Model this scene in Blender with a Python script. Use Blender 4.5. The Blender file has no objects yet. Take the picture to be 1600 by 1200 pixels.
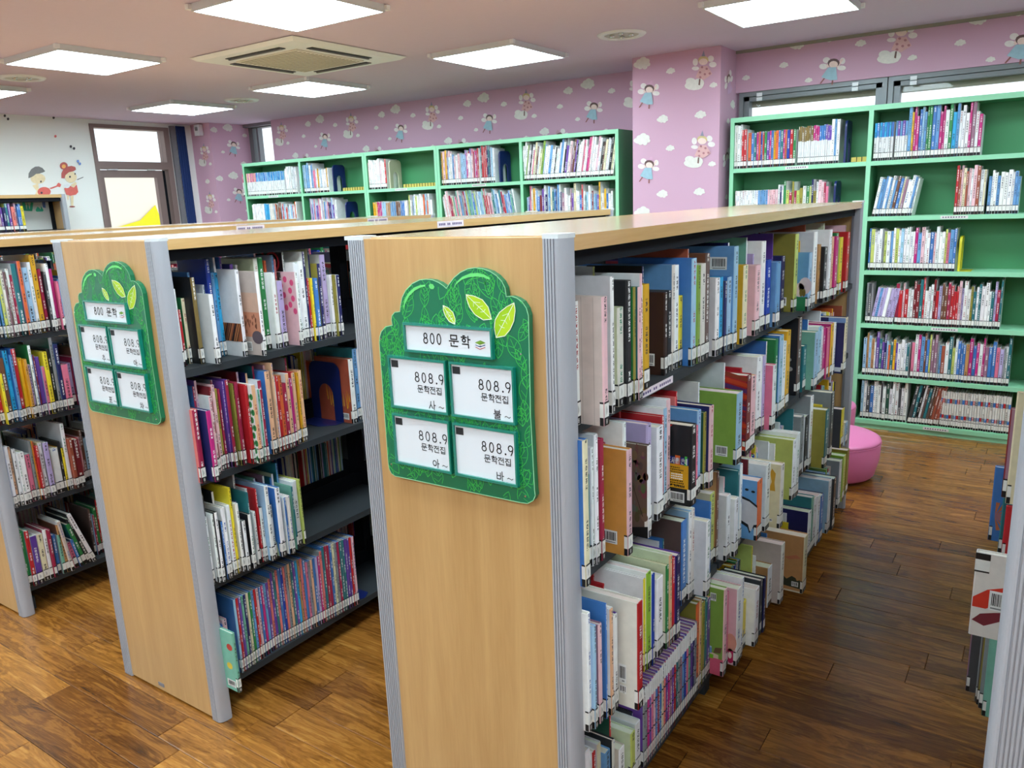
import bpy, math, random
from mathutils import Vector, Matrix
random.seed(7)
scene = bpy.context.scene
COL = scene.collection
PI = math.pi
# ------------------------------------------------------------------ camera
YAW, PIT, ROLL = -0.602892, 0.229268, -0.040226
CAM = Vector((1.239281, -1.198964, 1.508257))
FPX = 1225.08
fwd = Vector((math.sin(YAW)*math.cos(PIT), math.cos(YAW)*math.cos(PIT), -math.sin(PIT)))
r0 = Vector((math.cos(YAW), -math.sin(YAW), 0)); u0 = r0.cross(fwd)
rt = math.cos(ROLL)*r0 + math.sin(ROLL)*u0
up = -math.sin(ROLL)*r0 + math.cos(ROLL)*u0
cd = bpy.data.cameras.new('camera'); cam = bpy.data.objects.new('camera', cd); COL.objects.link(cam)
cam.matrix_world = Matrix(((rt.x, up.x, -fwd.x, CAM.x), (rt.y, up.y, -fwd.y, CAM.y), (rt.z, up.z, -fwd.z, CAM.z), (0, 0, 0, 1)))
cd.sensor_fit = 'HORIZONTAL'; cd.sensor_width = 36.0; cd.lens = FPX/1600*36.0
cd.clip_start = 0.02; cd.clip_end = 100
scene.camera = cam
# ------------------------------------------------------------------ world, exposure
LIGHT_STRENGTH = 21.5
SKY_STRENGTH = 1.35
wd = bpy.data.worlds.new('sky'); scene.world = wd; wd.use_nodes = True
bgn = wd.node_tree.nodes['Background']; bgn.inputs[0].default_value = (0.86, 0.95, 1.0, 1); bgn.inputs[1].default_value = SKY_STRENGTH
scene.view_settings.view_transform = 'Standard'; scene.view_settings.look = 'None'
scene.view_settings.gamma = 1.0; scene.view_settings.use_curve_mapping = False
scene.view_settings.exposure = 0.12
scene.cycles.max_bounces = 8; scene.cycles.diffuse_bounces = 5
# ------------------------------------------------------------------ helpers
def lin(c):
    return tuple(((v/255)/12.92 if v/255 <= .04045 else ((v/255+.055)/1.055)**2.4) for v in c)
def rgb(*c): return lin(c)
ORG = {}
class MB:
    def __init__(s): s.v = []; s.f = []; s.m = []; s.c = []; s.k = []; s.u = []
    def face(s, pts, col=(1, 1, 1), mat=0, ink=(0, 0, 0), uv=None):
        n = len(s.v); s.v.extend(pts); s.f.append(tuple(range(n, n+len(pts))))
        s.m.append(mat); s.c.append(col); s.k.append(ink); s.u.append(uv)
    def idx(s, pts, faces, col=(1, 1, 1), mat=0):
        n = len(s.v); s.v.extend(pts)
        for f in faces:
            s.f.append(tuple(n+i for i in f)); s.m.append(mat); s.c.append(col); s.k.append((0, 0, 0)); s.u.append(None)
    def box(s, x0, x1, y0, y1, z0, z1, col=(1, 1, 1), mat=0, fm=None):
        p = [(x0, y0, z0), (x1, y0, z0), (x1, y1, z0), (x0, y1, z0), (x0, y0, z1), (x1, y0, z1), (x1, y1, z1), (x0, y1, z1)]
        fs = [(0, 3, 2, 1), (4, 5, 6, 7), (0, 1, 5, 4), (1, 2, 6, 5), (2, 3, 7, 6), (3, 0, 4, 7)]  # -z +z -y +x +y -x
        s.idx(p, fs, col, mat)
        if fm:
            for k, mm in fm.items(): s.m[len(s.m)-6+k] = mm
        return s
    def prism(s, poly, ax, a0, a1, col=(1, 1, 1), mat=0, capmat=None):
        def P(q, a): return (a, q[0], q[1]) if ax == 'x' else ((q[0], a, q[1]) if ax == 'y' else (q[0], q[1], a))
        n = len(poly); p = [P(q, a0) for q in poly]+[P(q, a1) for q in poly]
        cm = mat if capmat is None else capmat
        s.idx(p, [tuple(range(n-1, -1, -1)), tuple(range(n, 2*n))], col, cm)
        b = len(s.v)-2*n
        for i in range(n):
            j = (i+1) % n
            s.f.append((b+i, b+j, b+n+j, b+n+i)); s.m.append(mat); s.c.append(col); s.k.append((0, 0, 0)); s.u.append(None)
        return s
    def tube(s, cx, cy, prof, n=32, col=(1, 1, 1), mat=0, cap0=True, cap1=True, axis='z'):
        b = len(s.v)
        for r, z in prof:
            for i in range(n):
                a = 2*PI*i/n; s.v.append((cx+r*math.cos(a), cy+r*math.sin(a), z))
        L = []
        for k in range(len(prof)-1):
            for i in range(n):
                j = (i+1) % n; L.append((b+k*n+i, b+k*n+j, b+(k+1)*n+j, b+(k+1)*n+i))
        if cap0: L.append(tuple(b+i for i in range(n-1, -1, -1)))
        if cap1: L.append(tuple(b+(len(prof)-1)*n+i for i in range(n)))
        for f in L: s.f.append(f); s.m.append(mat); s.c.append(col); s.k.append((0, 0, 0)); s.u.append(None)
        return s
    def ribbon(s, pts, w, plane='y', a=0.0, th=0.0006, col=(0, 0, 0), closed=False, mat=0):
        """flat stroke in a plane: 'y' -> (x,z) at y=a ; 'x' -> (y,z) at x=a"""
        q = [Vector(p) for p in pts]
        if closed: q.append(q[0].copy())
        for i in range(len(q)-1):
            d = q[i+1]-q[i]
            if d.length < 1e-7: continue
            d.normalize(); nrm = Vector((-d.y, d.x))*w/2; e = d*w*.35
            A, B = q[i]-e, q[i+1]+e
            c4 = [A+nrm, B+nrm, B-nrm, A-nrm]
            s.face([(c.x, a, c.y) if plane == 'y' else (a, c.x, c.y) for c in c4], col, mat)
        return s
    def build(s, name, mats, parent=None, smooth=False, org=None, attr=True):
        me = bpy.data.meshes.new(name)
        o0 = Vector(org) if org is not None else (ORG[parent.name] if parent else Vector((0, 0, 0)))
        me.from_pydata([(x-o0.x, y-o0.y, z-o0.z) for x, y, z in s.v], [], s.f)
        if not isinstance(mats, (list, tuple)): mats = [mats]
        for m in mats: me.materials.append(m)
        me.polygons.foreach_set('material_index', s.m)
        if attr:
            a = me.color_attributes.new('Col', 'FLOAT_COLOR', 'CORNER'); buf = []
            for f, c in zip(s.f, s.c): buf += [c[0], c[1], c[2], 1.0]*len(f)
            a.data.foreach_set('color', buf)
            if any(u is not None for u in s.u):
                a = me.color_attributes.new('Ink', 'FLOAT_COLOR', 'CORNER'); buf = []; ub = []
                for f, k, u in zip(s.f, s.k, s.u):
                    buf += [k[0], k[1], k[2], 1.0]*len(f)
                    if u is None: ub += [-9.0, 0.0]*len(f)
                    else:
                        for t in u: ub += list(t)
                a.data.foreach_set('color', buf)
                ul = me.uv_layers.new(name='Spine'); ul.data.foreach_set('uv', ub)
        if smooth: me.polygons.foreach_set('use_smooth', [True]*len(me.polygons))
        me.update()
        o = bpy.data.objects.new(name, me); COL.objects.link(o)
        if parent: o.parent = parent; ORG[o.name] = o0
        else: o.location = o0; ORG[o.name] = o0
        return o
def tag(o, label=None, cat=None, group=None, kind=None):
    if label: o['label'] = label
    if cat: o['category'] = cat
    if group: o['group'] = group
    if kind: o['kind'] = kind
    return o
def empty(name, loc, label=None, cat=None, group=None, kind=None):
    o = bpy.data.objects.new(name, None); COL.objects.link(o); o.location = loc; o.empty_display_size = .05
    ORG[o.name] = Vector(loc); return tag(o, label, cat, group, kind)
def children(o): return [c for c in bpy.data.objects if c.parent == o]
def copy_tree(o, parent=None, kids=None):
    c = o.copy(); COL.objects.link(c)
    if parent: c.parent = parent
    ORG[c.name] = ORG[o.name].copy()
    for ch in KIDS.get(o.name, []): copy_tree(ch, c)
    return c
KIDS = {}
def index_kids():
    KIDS.clear()
    for o in bpy.data.objects:
        if o.parent: KIDS.setdefault(o.parent.name, []).append(o)
# ------------------------------------------------------------------ materials
def newmat(name):
    m = bpy.data.materials.new(name); m.use_nodes = True
    nt = m.node_tree; b = nt.nodes['Principled BSDF']; return m, nt, b
def N(nt, t, **kw):
    n = nt.nodes.new(t)
    for k, v in kw.items(): setattr(n, k, v)
    return n
def plain(name, c, rough=.5, metal=0.0, spec=.5, coat=0.0, noise=0.0, nscale=8.0, bump=0.0, bscale=200.0):
    m, nt, b = newmat(name); c = lin(c)
    b.inputs['Base Color'].default_value = (*c, 1); b.inputs['Roughness'].default_value = rough; b.inputs['Metallic'].default_value = metal
    b.inputs['Specular IOR Level'].default_value = spec; b.inputs['Coat Weight'].default_value = coat
    if noise > 0:
        tc = N(nt, 'ShaderNodeTexCoord'); nz = N(nt, 'ShaderNodeTexNoise'); nz.inputs['Scale'].default_value = nscale; nz.inputs['Detail'].default_value = 4
        nt.links.new(tc.outputs['Object'], nz.inputs['Vector'])
        mr = N(nt, 'ShaderNodeMapRange'); mr.inputs[3].default_value = 1-noise; mr.inputs[4].default_value = 1+noise
        nt.links.new(nz.outputs['Fac'], mr.inputs[0])
        mx = N(nt, 'ShaderNodeMix', data_type='RGBA', blend_type='MULTIPLY'); mx.inputs[0].default_value = 1
        mx.inputs[6].default_value = (*c, 1); nt.links.new(mr.outputs[0], mx.inputs[7]); nt.links.new(mx.outputs[2], b.inputs['Base Color'])
    if bump > 0:
        tc = N(nt, 'ShaderNodeTexCoord'); nz = N(nt, 'ShaderNodeTexNoise'); nz.inputs['Scale'].default_value = bscale
        nt.links.new(tc.outputs['Object'], nz.inputs['Vector']); bp = N(nt, 'ShaderNodeBump'); bp.inputs['Strength'].default_value = bump; bp.inputs['Distance'].default_value = .002
        nt.links.new(nz.outputs['Fac'], bp.inputs['Height']); nt.links.new(bp.outputs['Normal'], b.inputs['Normal'])
    return m
def emis(name, c, st):
    m, nt, b = newmat(name); b.inputs['Base Color'].default_value = (.8, .8, .8, 1)
    b.inputs['Emission Color'].default_value = (*c, 1); b.inputs['Emission Strength'].default_value = st; return m
def attr_mat(name, rough=.5, spec=.4, inked=False, coat=0.0):
    m, nt, b = newmat(name); b.inputs['Roughness'].default_value = rough; b.inputs['Specular IOR Level'].default_value = spec; b.inputs['Coat Weight'].default_value = coat
    b.inputs['Coat Roughness'].default_value = .25
    a = N(nt, 'ShaderNodeAttribute', attribute_name='Col')
    tc = N(nt, 'ShaderNodeNewGeometry'); nz = N(nt, 'ShaderNodeTexNoise'); nz.inputs['Scale'].default_value = 45; nz.inputs['Detail'].default_value = 3
    nt.links.new(tc.outputs['Position'], nz.inputs['Vector'])
    mr = N(nt, 'ShaderNodeMapRange'); mr.inputs[3].default_value = .86; mr.inputs[4].default_value = 1.12; nt.links.new(nz.outputs['Fac'], mr.inputs[0])
    mx = N(nt, 'ShaderNodeMix', data_type='RGBA', blend_type='MULTIPLY'); mx.inputs[0].default_value = 1
    nt.links.new(a.outputs['Color'], mx.inputs[6]); nt.links.new(mr.outputs[0], mx.inputs[7]); out = mx.outputs[2]
    if inked:
        uv = N(nt, 'ShaderNodeUVMap', uv_map='Spine'); sp = N(nt, 'ShaderNodeSeparateXYZ'); nt.links.new(uv.outputs[0], sp.inputs[0])
        def math_(op, x, y=None):
            n = N(nt, 'ShaderNodeMath', operation=op)
            for i, q in enumerate((x, y)):
                if q is None: continue
                if isinstance(q, (int, float)): n.inputs[i].default_value = q
                else: nt.links.new(q, n.inputs[i])
            return n.outputs[0]
        u, v = sp.outputs[0], sp.outputs[1]     # u across spine 0..1, v = metres up + seed*100
        centre = math_('LESS_THAN', math_('ABSOLUTE', math_('SUBTRACT', u, .5)), .18)
        cv = N(nt, 'ShaderNodeCombineXYZ'); nt.links.new(math_('MULTIPLY', u, 5.0), cv.inputs[0]); nt.links.new(math_('MULTIPLY', v, 420.0), cv.inputs[1])
        n2 = N(nt, 'ShaderNodeTexNoise'); n2.inputs['Scale'].default_value = 1.0; n2.inputs['Detail'].default_value = 1; nt.links.new(cv.outputs[0], n2.inputs['Vector'])
        glyph = math_('GREATER_THAN', n2.outputs['Fac'], .47)
        gap = math_('GREATER_THAN', math_('FRACT', math_('MULTIPLY', v, 75.0)), .22)
        c3 = N(nt, 'ShaderNodeCombineXYZ'); nt.links.new(math_('MULTIPLY', v, 16.0), c3.inputs[1])
        n3 = N(nt, 'ShaderNodeTexNoise'); n3.inputs['Scale'].default_value = 1.0; n3.inputs['Detail'].default_value = 0; nt.links.new(c3.outputs[0], n3.inputs['Vector'])
        seg = math_('GREATER_THAN', n3.outputs['Fac'], .5)
        fac = math_('MULTIPLY', math_('MULTIPLY', centre, glyph), math_('MULTIPLY', gap, seg))
        ik = N(nt, 'ShaderNodeAttribute', attribute_name='Ink'); m2 = N(nt, 'ShaderNodeMix', data_type='RGBA')
        nt.links.new(fac, m2.inputs[0]); nt.links.new(out, m2.inputs[6]); nt.links.new(ik.outputs['Color'], m2.inputs[7]); out = m2.outputs[2]
    nt.links.new(out, b.inputs['Base Color']); return m
def wood(name, c1, c2, stretch=(14, 14, .9), rough=.35, coat=.2, spec=.4, knots=False):
    m, nt, b = newmat(name); b.inputs['Roughness'].default_value = rough; b.inputs['Coat Weight'].default_value = coat; b.inputs['Coat Roughness'].default_value = .2; b.inputs['Specular IOR Level'].default_value = spec
    tc = N(nt, 'ShaderNodeNewGeometry'); mp = N(nt, 'ShaderNodeMapping'); mp.inputs['Scale'].default_value = stretch
    nt.links.new(tc.outputs['Position'], mp.inputs['Vector'])
    n1 = N(nt, 'ShaderNodeTexNoise'); n1.inputs['Scale'].default_value = 1.6; n1.inputs['Detail'].default_value = 8; n1.inputs['Roughness'].default_value = .6; n1.inputs['Distortion'].default_value = .7
    nt.links.new(mp.outputs[0], n1.inputs['Vector'])
    n2 = N(nt, 'ShaderNodeTexNoise'); n2.inputs['Scale'].default_value = 14; n2.inputs['Detail'].default_value = 3; nt.links.new(mp.outputs[0], n2.inputs['Vector'])
    ad = N(nt, 'ShaderNodeMath', operation='MULTIPLY_ADD'); nt.links.new(n2.outputs['Fac'], ad.inputs[0]); ad.inputs[1].default_value = .35; nt.links.new(n1.outputs['Fac'], ad.inputs[2])
    cr = N(nt, 'ShaderNodeValToRGB'); nt.links.new(ad.outputs[0], cr.inputs[0])
    cr.color_ramp.elements[0].position = .42; cr.color_ramp.elements[0].color = (*lin(c1), 1); cr.color_ramp.elements[1].position = .9; cr.color_ramp.elements[1].color = (*lin(c2), 1)
    nt.links.new(cr.outputs[0], b.inputs['Base Color']); return m
def floor_mat():
    m, nt, b = newmat('floor_plank_wood'); b.inputs['Roughness'].default_value = .25; b.inputs['Specular IOR Level'].default_value = .35; b.inputs['Coat Weight'].default_value = .2; b.inputs['Coat Roughness'].default_value = .12
    g = N(nt, 'ShaderNodeNewGeometry'); oi = N(nt, 'ShaderNodeObjectInfo'); rnd = N(nt, 'ShaderNodeMath', operation='ADD')
    nt.links.new(g.outputs['Random Per Island'], rnd.inputs[0]); nt.links.new(oi.outputs['Random'], rnd.inputs[1])
    fr = N(nt, 'ShaderNodeMath', operation='FRACT'); nt.links.new(rnd.outputs[0], fr.inputs[0])
    mul = N(nt, 'ShaderNodeMath', operation='MULTIPLY'); nt.links.new(rnd.outputs[0], mul.inputs[0]); mul.inputs[1].default_value = 53.0
    mp = N(nt, 'ShaderNodeMapping'); mp.inputs['Scale'].default_value = (1.7, 11, 1); nt.links.new(g.outputs['Position'], mp.inputs['Vector'])
    n1 = N(nt, 'ShaderNodeTexNoise', noise_dimensions='4D'); n1.inputs['Scale'].default_value = 1.5; n1.inputs['Detail'].default_value = 7; n1.inputs['Roughness'].default_value = .62; n1.inputs['Distortion'].default_value = 1.3
    nt.links.new(mp.outputs[0], n1.inputs['Vector']); nt.links.new(mul.outputs[0], n1.inputs['W'])
    n2 = N(nt, 'ShaderNodeTexNoise', noise_dimensions='4D'); n2.inputs['Scale'].default_value = 9; n2.inputs['Detail'].default_value = 4; n2.inputs['Distortion'].default_value = .6
    nt.links.new(mp.outputs[0], n2.inputs['Vector']); nt.links.new(mul.outputs[0], n2.inputs['W'])
    mp3 = N(nt, 'ShaderNodeMapping'); mp3.inputs['Scale'].default_value = (2.2, 95, 1); nt.links.new(g.outputs['Position'], mp3.inputs['Vector'])
    n3 = N(nt, 'ShaderNodeTexNoise', noise_dimensions='4D'); n3.inputs['Scale'].default_value = 1.0; n3.inputs['Detail'].default_value = 5; n3.inputs['Roughness'].default_value = .7; n3.inputs['Distortion'].default_value = .35
    nt.links.new(mp3.outputs[0], n3.inputs['Vector']); nt.links.new(mul.outputs[0], n3.inputs['W'])
    wv = N(nt, 'ShaderNodeMath', operation='SINE'); ws = N(nt, 'ShaderNodeMath', operation='MULTIPLY'); nt.links.new(n1.outputs['Fac'], ws.inputs[0]); ws.inputs[1].default_value = 46.0; nt.links.new(ws.outputs[0], wv.inputs[0])
    def ma(a, k, c):
        n = N(nt, 'ShaderNodeMath', operation='MULTIPLY_ADD'); nt.links.new(a, n.inputs[0]); n.inputs[1].default_value = k
        if isinstance(c, float): n.inputs[2].default_value = c
        else: nt.links.new(c, n.inputs[2])
        return n.outputs[0]
    tone = ma(fr.outputs[0], .17, ma(n3.outputs['Fac'], .50, ma(wv.outputs[0], .05, ma(n1.outputs['Fac'], .42, .06))))
    cr = N(nt, 'ShaderNodeValToRGB'); nt.links.new(tone, cr.inputs[0]); e = cr.color_ramp.elements
    e[0].position = .36; e[0].color = (*lin((66, 36, 12)), 1); e[1].position = .92; e[1].color = (*lin((204, 150, 72)), 1)
    k = e.new(.54); k.color = (*lin((112, 68, 26)), 1); k = e.new(.72); k.color = (*lin((158, 104, 42)), 1)
    # knots
    mk = N(nt, 'ShaderNodeMapping'); mk.inputs['Scale'].default_value = (2.4, 5.5, 1); nt.links.new(g.outputs['Position'], mk.inputs['Vector'])
    vo = N(nt, 'ShaderNodeTexVoronoi'); vo.inputs['Scale'].default_value = 1.1; nt.links.new(mk.outputs[0], vo.inputs['Vector'])
    mr = N(nt, 'ShaderNodeMapRange'); mr.inputs[1].default_value = .02; mr.inputs[2].default_value = .13; mr.inputs[3].default_value = .45; mr.inputs[4].default_value = 1.0; nt.links.new(vo.outputs['Distance'], mr.inputs[0])
    mx = N(nt, 'ShaderNodeMix', data_type='RGBA', blend_type='MULTIPLY'); mx.inputs[0].default_value = 1; nt.links.new(cr.outputs[0], mx.inputs[6]); nt.links.new(mr.outputs[0], mx.inputs[7])
    nt.links.new(mx.outputs[2], b.inputs['Base Color'])
    bp = N(nt, 'ShaderNodeBump'); bp.inputs['Strength'].default_value = .12; bp.inputs['Distance'].default_value = .002; nt.links.new(n2.outputs['Fac'], bp.inputs['Height']); nt.links.new(bp.outputs['Normal'], b.inputs['Normal'])
    return m
def alu(name, c, rough=.42):
    m, nt, b = newmat(name); b.inputs['Base Color'].default_value = (*lin(c), 1); b.inputs['Metallic'].default_value = .25; b.inputs['Roughness'].default_value = rough
    return m
def glass(name, tint=(1, 1, 1)):
    m, nt, b = newmat(name); tr = N(nt, 'ShaderNodeBsdfTransparent'); tr.inputs[0].default_value = (*tint, 1)
    gl = N(nt, 'ShaderNodeBsdfGlossy'); gl.inputs['Roughness'].default_value = .02; mx = N(nt, 'ShaderNodeMixShader'); mx.inputs[0].default_value = .012
    nt.links.new(tr.outputs[0], mx.inputs[1]); nt.links.new(gl.outputs[0], mx.inputs[2]); nt.links.new(mx.outputs[0], nt.nodes['Material Output'].inputs[0]); return m
def acrylic(name):
    m, nt, b = newmat(name); b.inputs['Base Color'].default_value = (*lin((20, 128, 112)), 1); b.inputs['Roughness'].default_value = .12; b.inputs['Coat Weight'].default_value = .6; return m
MAT = dict(
    panel=wood('maple_panel', (184, 142, 90), (203, 162, 108), (13, 13, .8)),
    top=wood('maple_top', (200, 158, 100), (220, 180, 124), (13, .8, 13), rough=.22, coat=1.0),
    alu=alu('brushed_aluminium', (176, 178, 186)), cap=plain('post_cap', (210, 214, 216), .35),
    dark=plain('dark_steel', (22, 24, 30), .7, spec=.12), shelf=plain('charcoal_shelf', (50, 54, 58), .55, spec=.25, noise=.08),
    cover=attr_mat('book_cover', .38, .4, True, .15), page=attr_mat('page_paper', .9, .1), sticker=attr_mat('label_sticker', .35, .4), print=attr_mat('printed_art', .45, .3),
    ceil=plain('ceiling_paint', (216, 199, 220), .9, spec=.1, noise=.02, nscale=30), diffuser=emis('light_diffuser', (.75, .93, 1.0), LIGHT_STRENGTH),
    white=plain('white_plastic', (236, 238, 242), .45), wframe=plain('light_frame', (212, 216, 220), .5), acgrille=plain('ac_grille', (222, 216, 204), .6, bump=.3, bscale=300), slot=plain('dark_slot', (48, 46, 46), .5),
    mint=plain('mint_edge', (146, 212, 172), .45), green=plain('green_board', (70, 144, 96), .5, noise=.04),
    pink=plain('pink_wallpaper', (209, 169, 191), .8, spec=.2, bump=.12, bscale=500), mural=plain('mural_wall', (242, 243, 240), .8, spec=.2),
    offw=plain('plain_wall', (228, 228, 228), .85, spec=.1), alframe=plain('window_frame_grey', (128, 132, 136), .45, metal=.3), bframe=plain('door_frame_brown', (132, 112, 108), .5),
    blind=plain('roller_blind', (148, 142, 126), .8), glass=glass('window_glass'), curtain=plain('blue_curtain', (34, 58, 116), .8), grey=plain('grey_trim', (124, 122, 128), .6),
    stool=plain('pink_leatherette', (236, 130, 182), .45, coat=.1), board=plain('sign_green', (0, 112, 76), .35, coat=.2), acryl=acrylic('green_acrylic'), paper=plain('card_paper', (226, 230, 236), .4),
    black=plain('black_print', (22, 22, 24), .5), navy=plain('navy_bookend', (20, 34, 92), .35), yellow=plain('yellow_bookend', (206, 196, 40), .5), beige=plain('beige_bookend', (196, 192, 168), .5), ybox=plain('yellow_strip', (196, 176, 84), .6),
    outside=plain('cream_render', (246, 232, 214), .9), outyel=plain('yellow_render', (236, 226, 40), .9), chrome=plain('chrome', (220, 222, 222), .15, metal=1.0), tray=plain('downlight_dish', (190, 186, 170), .3, metal=.4), foot=plain('black_foot', (24, 24, 24), .6),
    floor=floor_mat(), sub=plain('sub_floor', (60, 40, 24), .9))
PAL={'w':(240,240,240),'ow':(228,224,214),'gw':(214,216,218),'bg':(200,186,176),'lg':(200,206,172),'bk':(30,31,35),'dg':(70,72,76),'gr':(138,142,146),'ye':(226,172,36),'by':(236,214,50),'bn':(58,36,30),'br':(112,72,52),'tn':(186,138,88),'ol':(150,140,60),'go':(128,106,58),'bl':(62,118,188),'rb':(24,58,160),'nv':(34,36,92),'sb':(104,156,206),'lb':(160,196,224),'cy':(44,160,212),'te':(40,112,120),'mi':(116,176,156),'gn':(40,130,70),'dgn':(36,84,66),'li':(150,196,60),'yg':(196,206,110),'lm':(134,168,72),'re':(188,36,44),'dr':(120,30,38),'cr':(160,36,70),'ma':(190,40,120),'pk':(226,120,150),'pp':(234,190,196),'sa':(226,120,116),'pe':(232,182,144),'og':(222,104,56),'ru':(164,82,60),'or_':(204,146,66),'pu':(96,60,150),'vi':(112,72,160),'lv':(186,170,212),'st':(98,78,72),'mv':(150,110,130),'cm':(226,216,180)}
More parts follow.
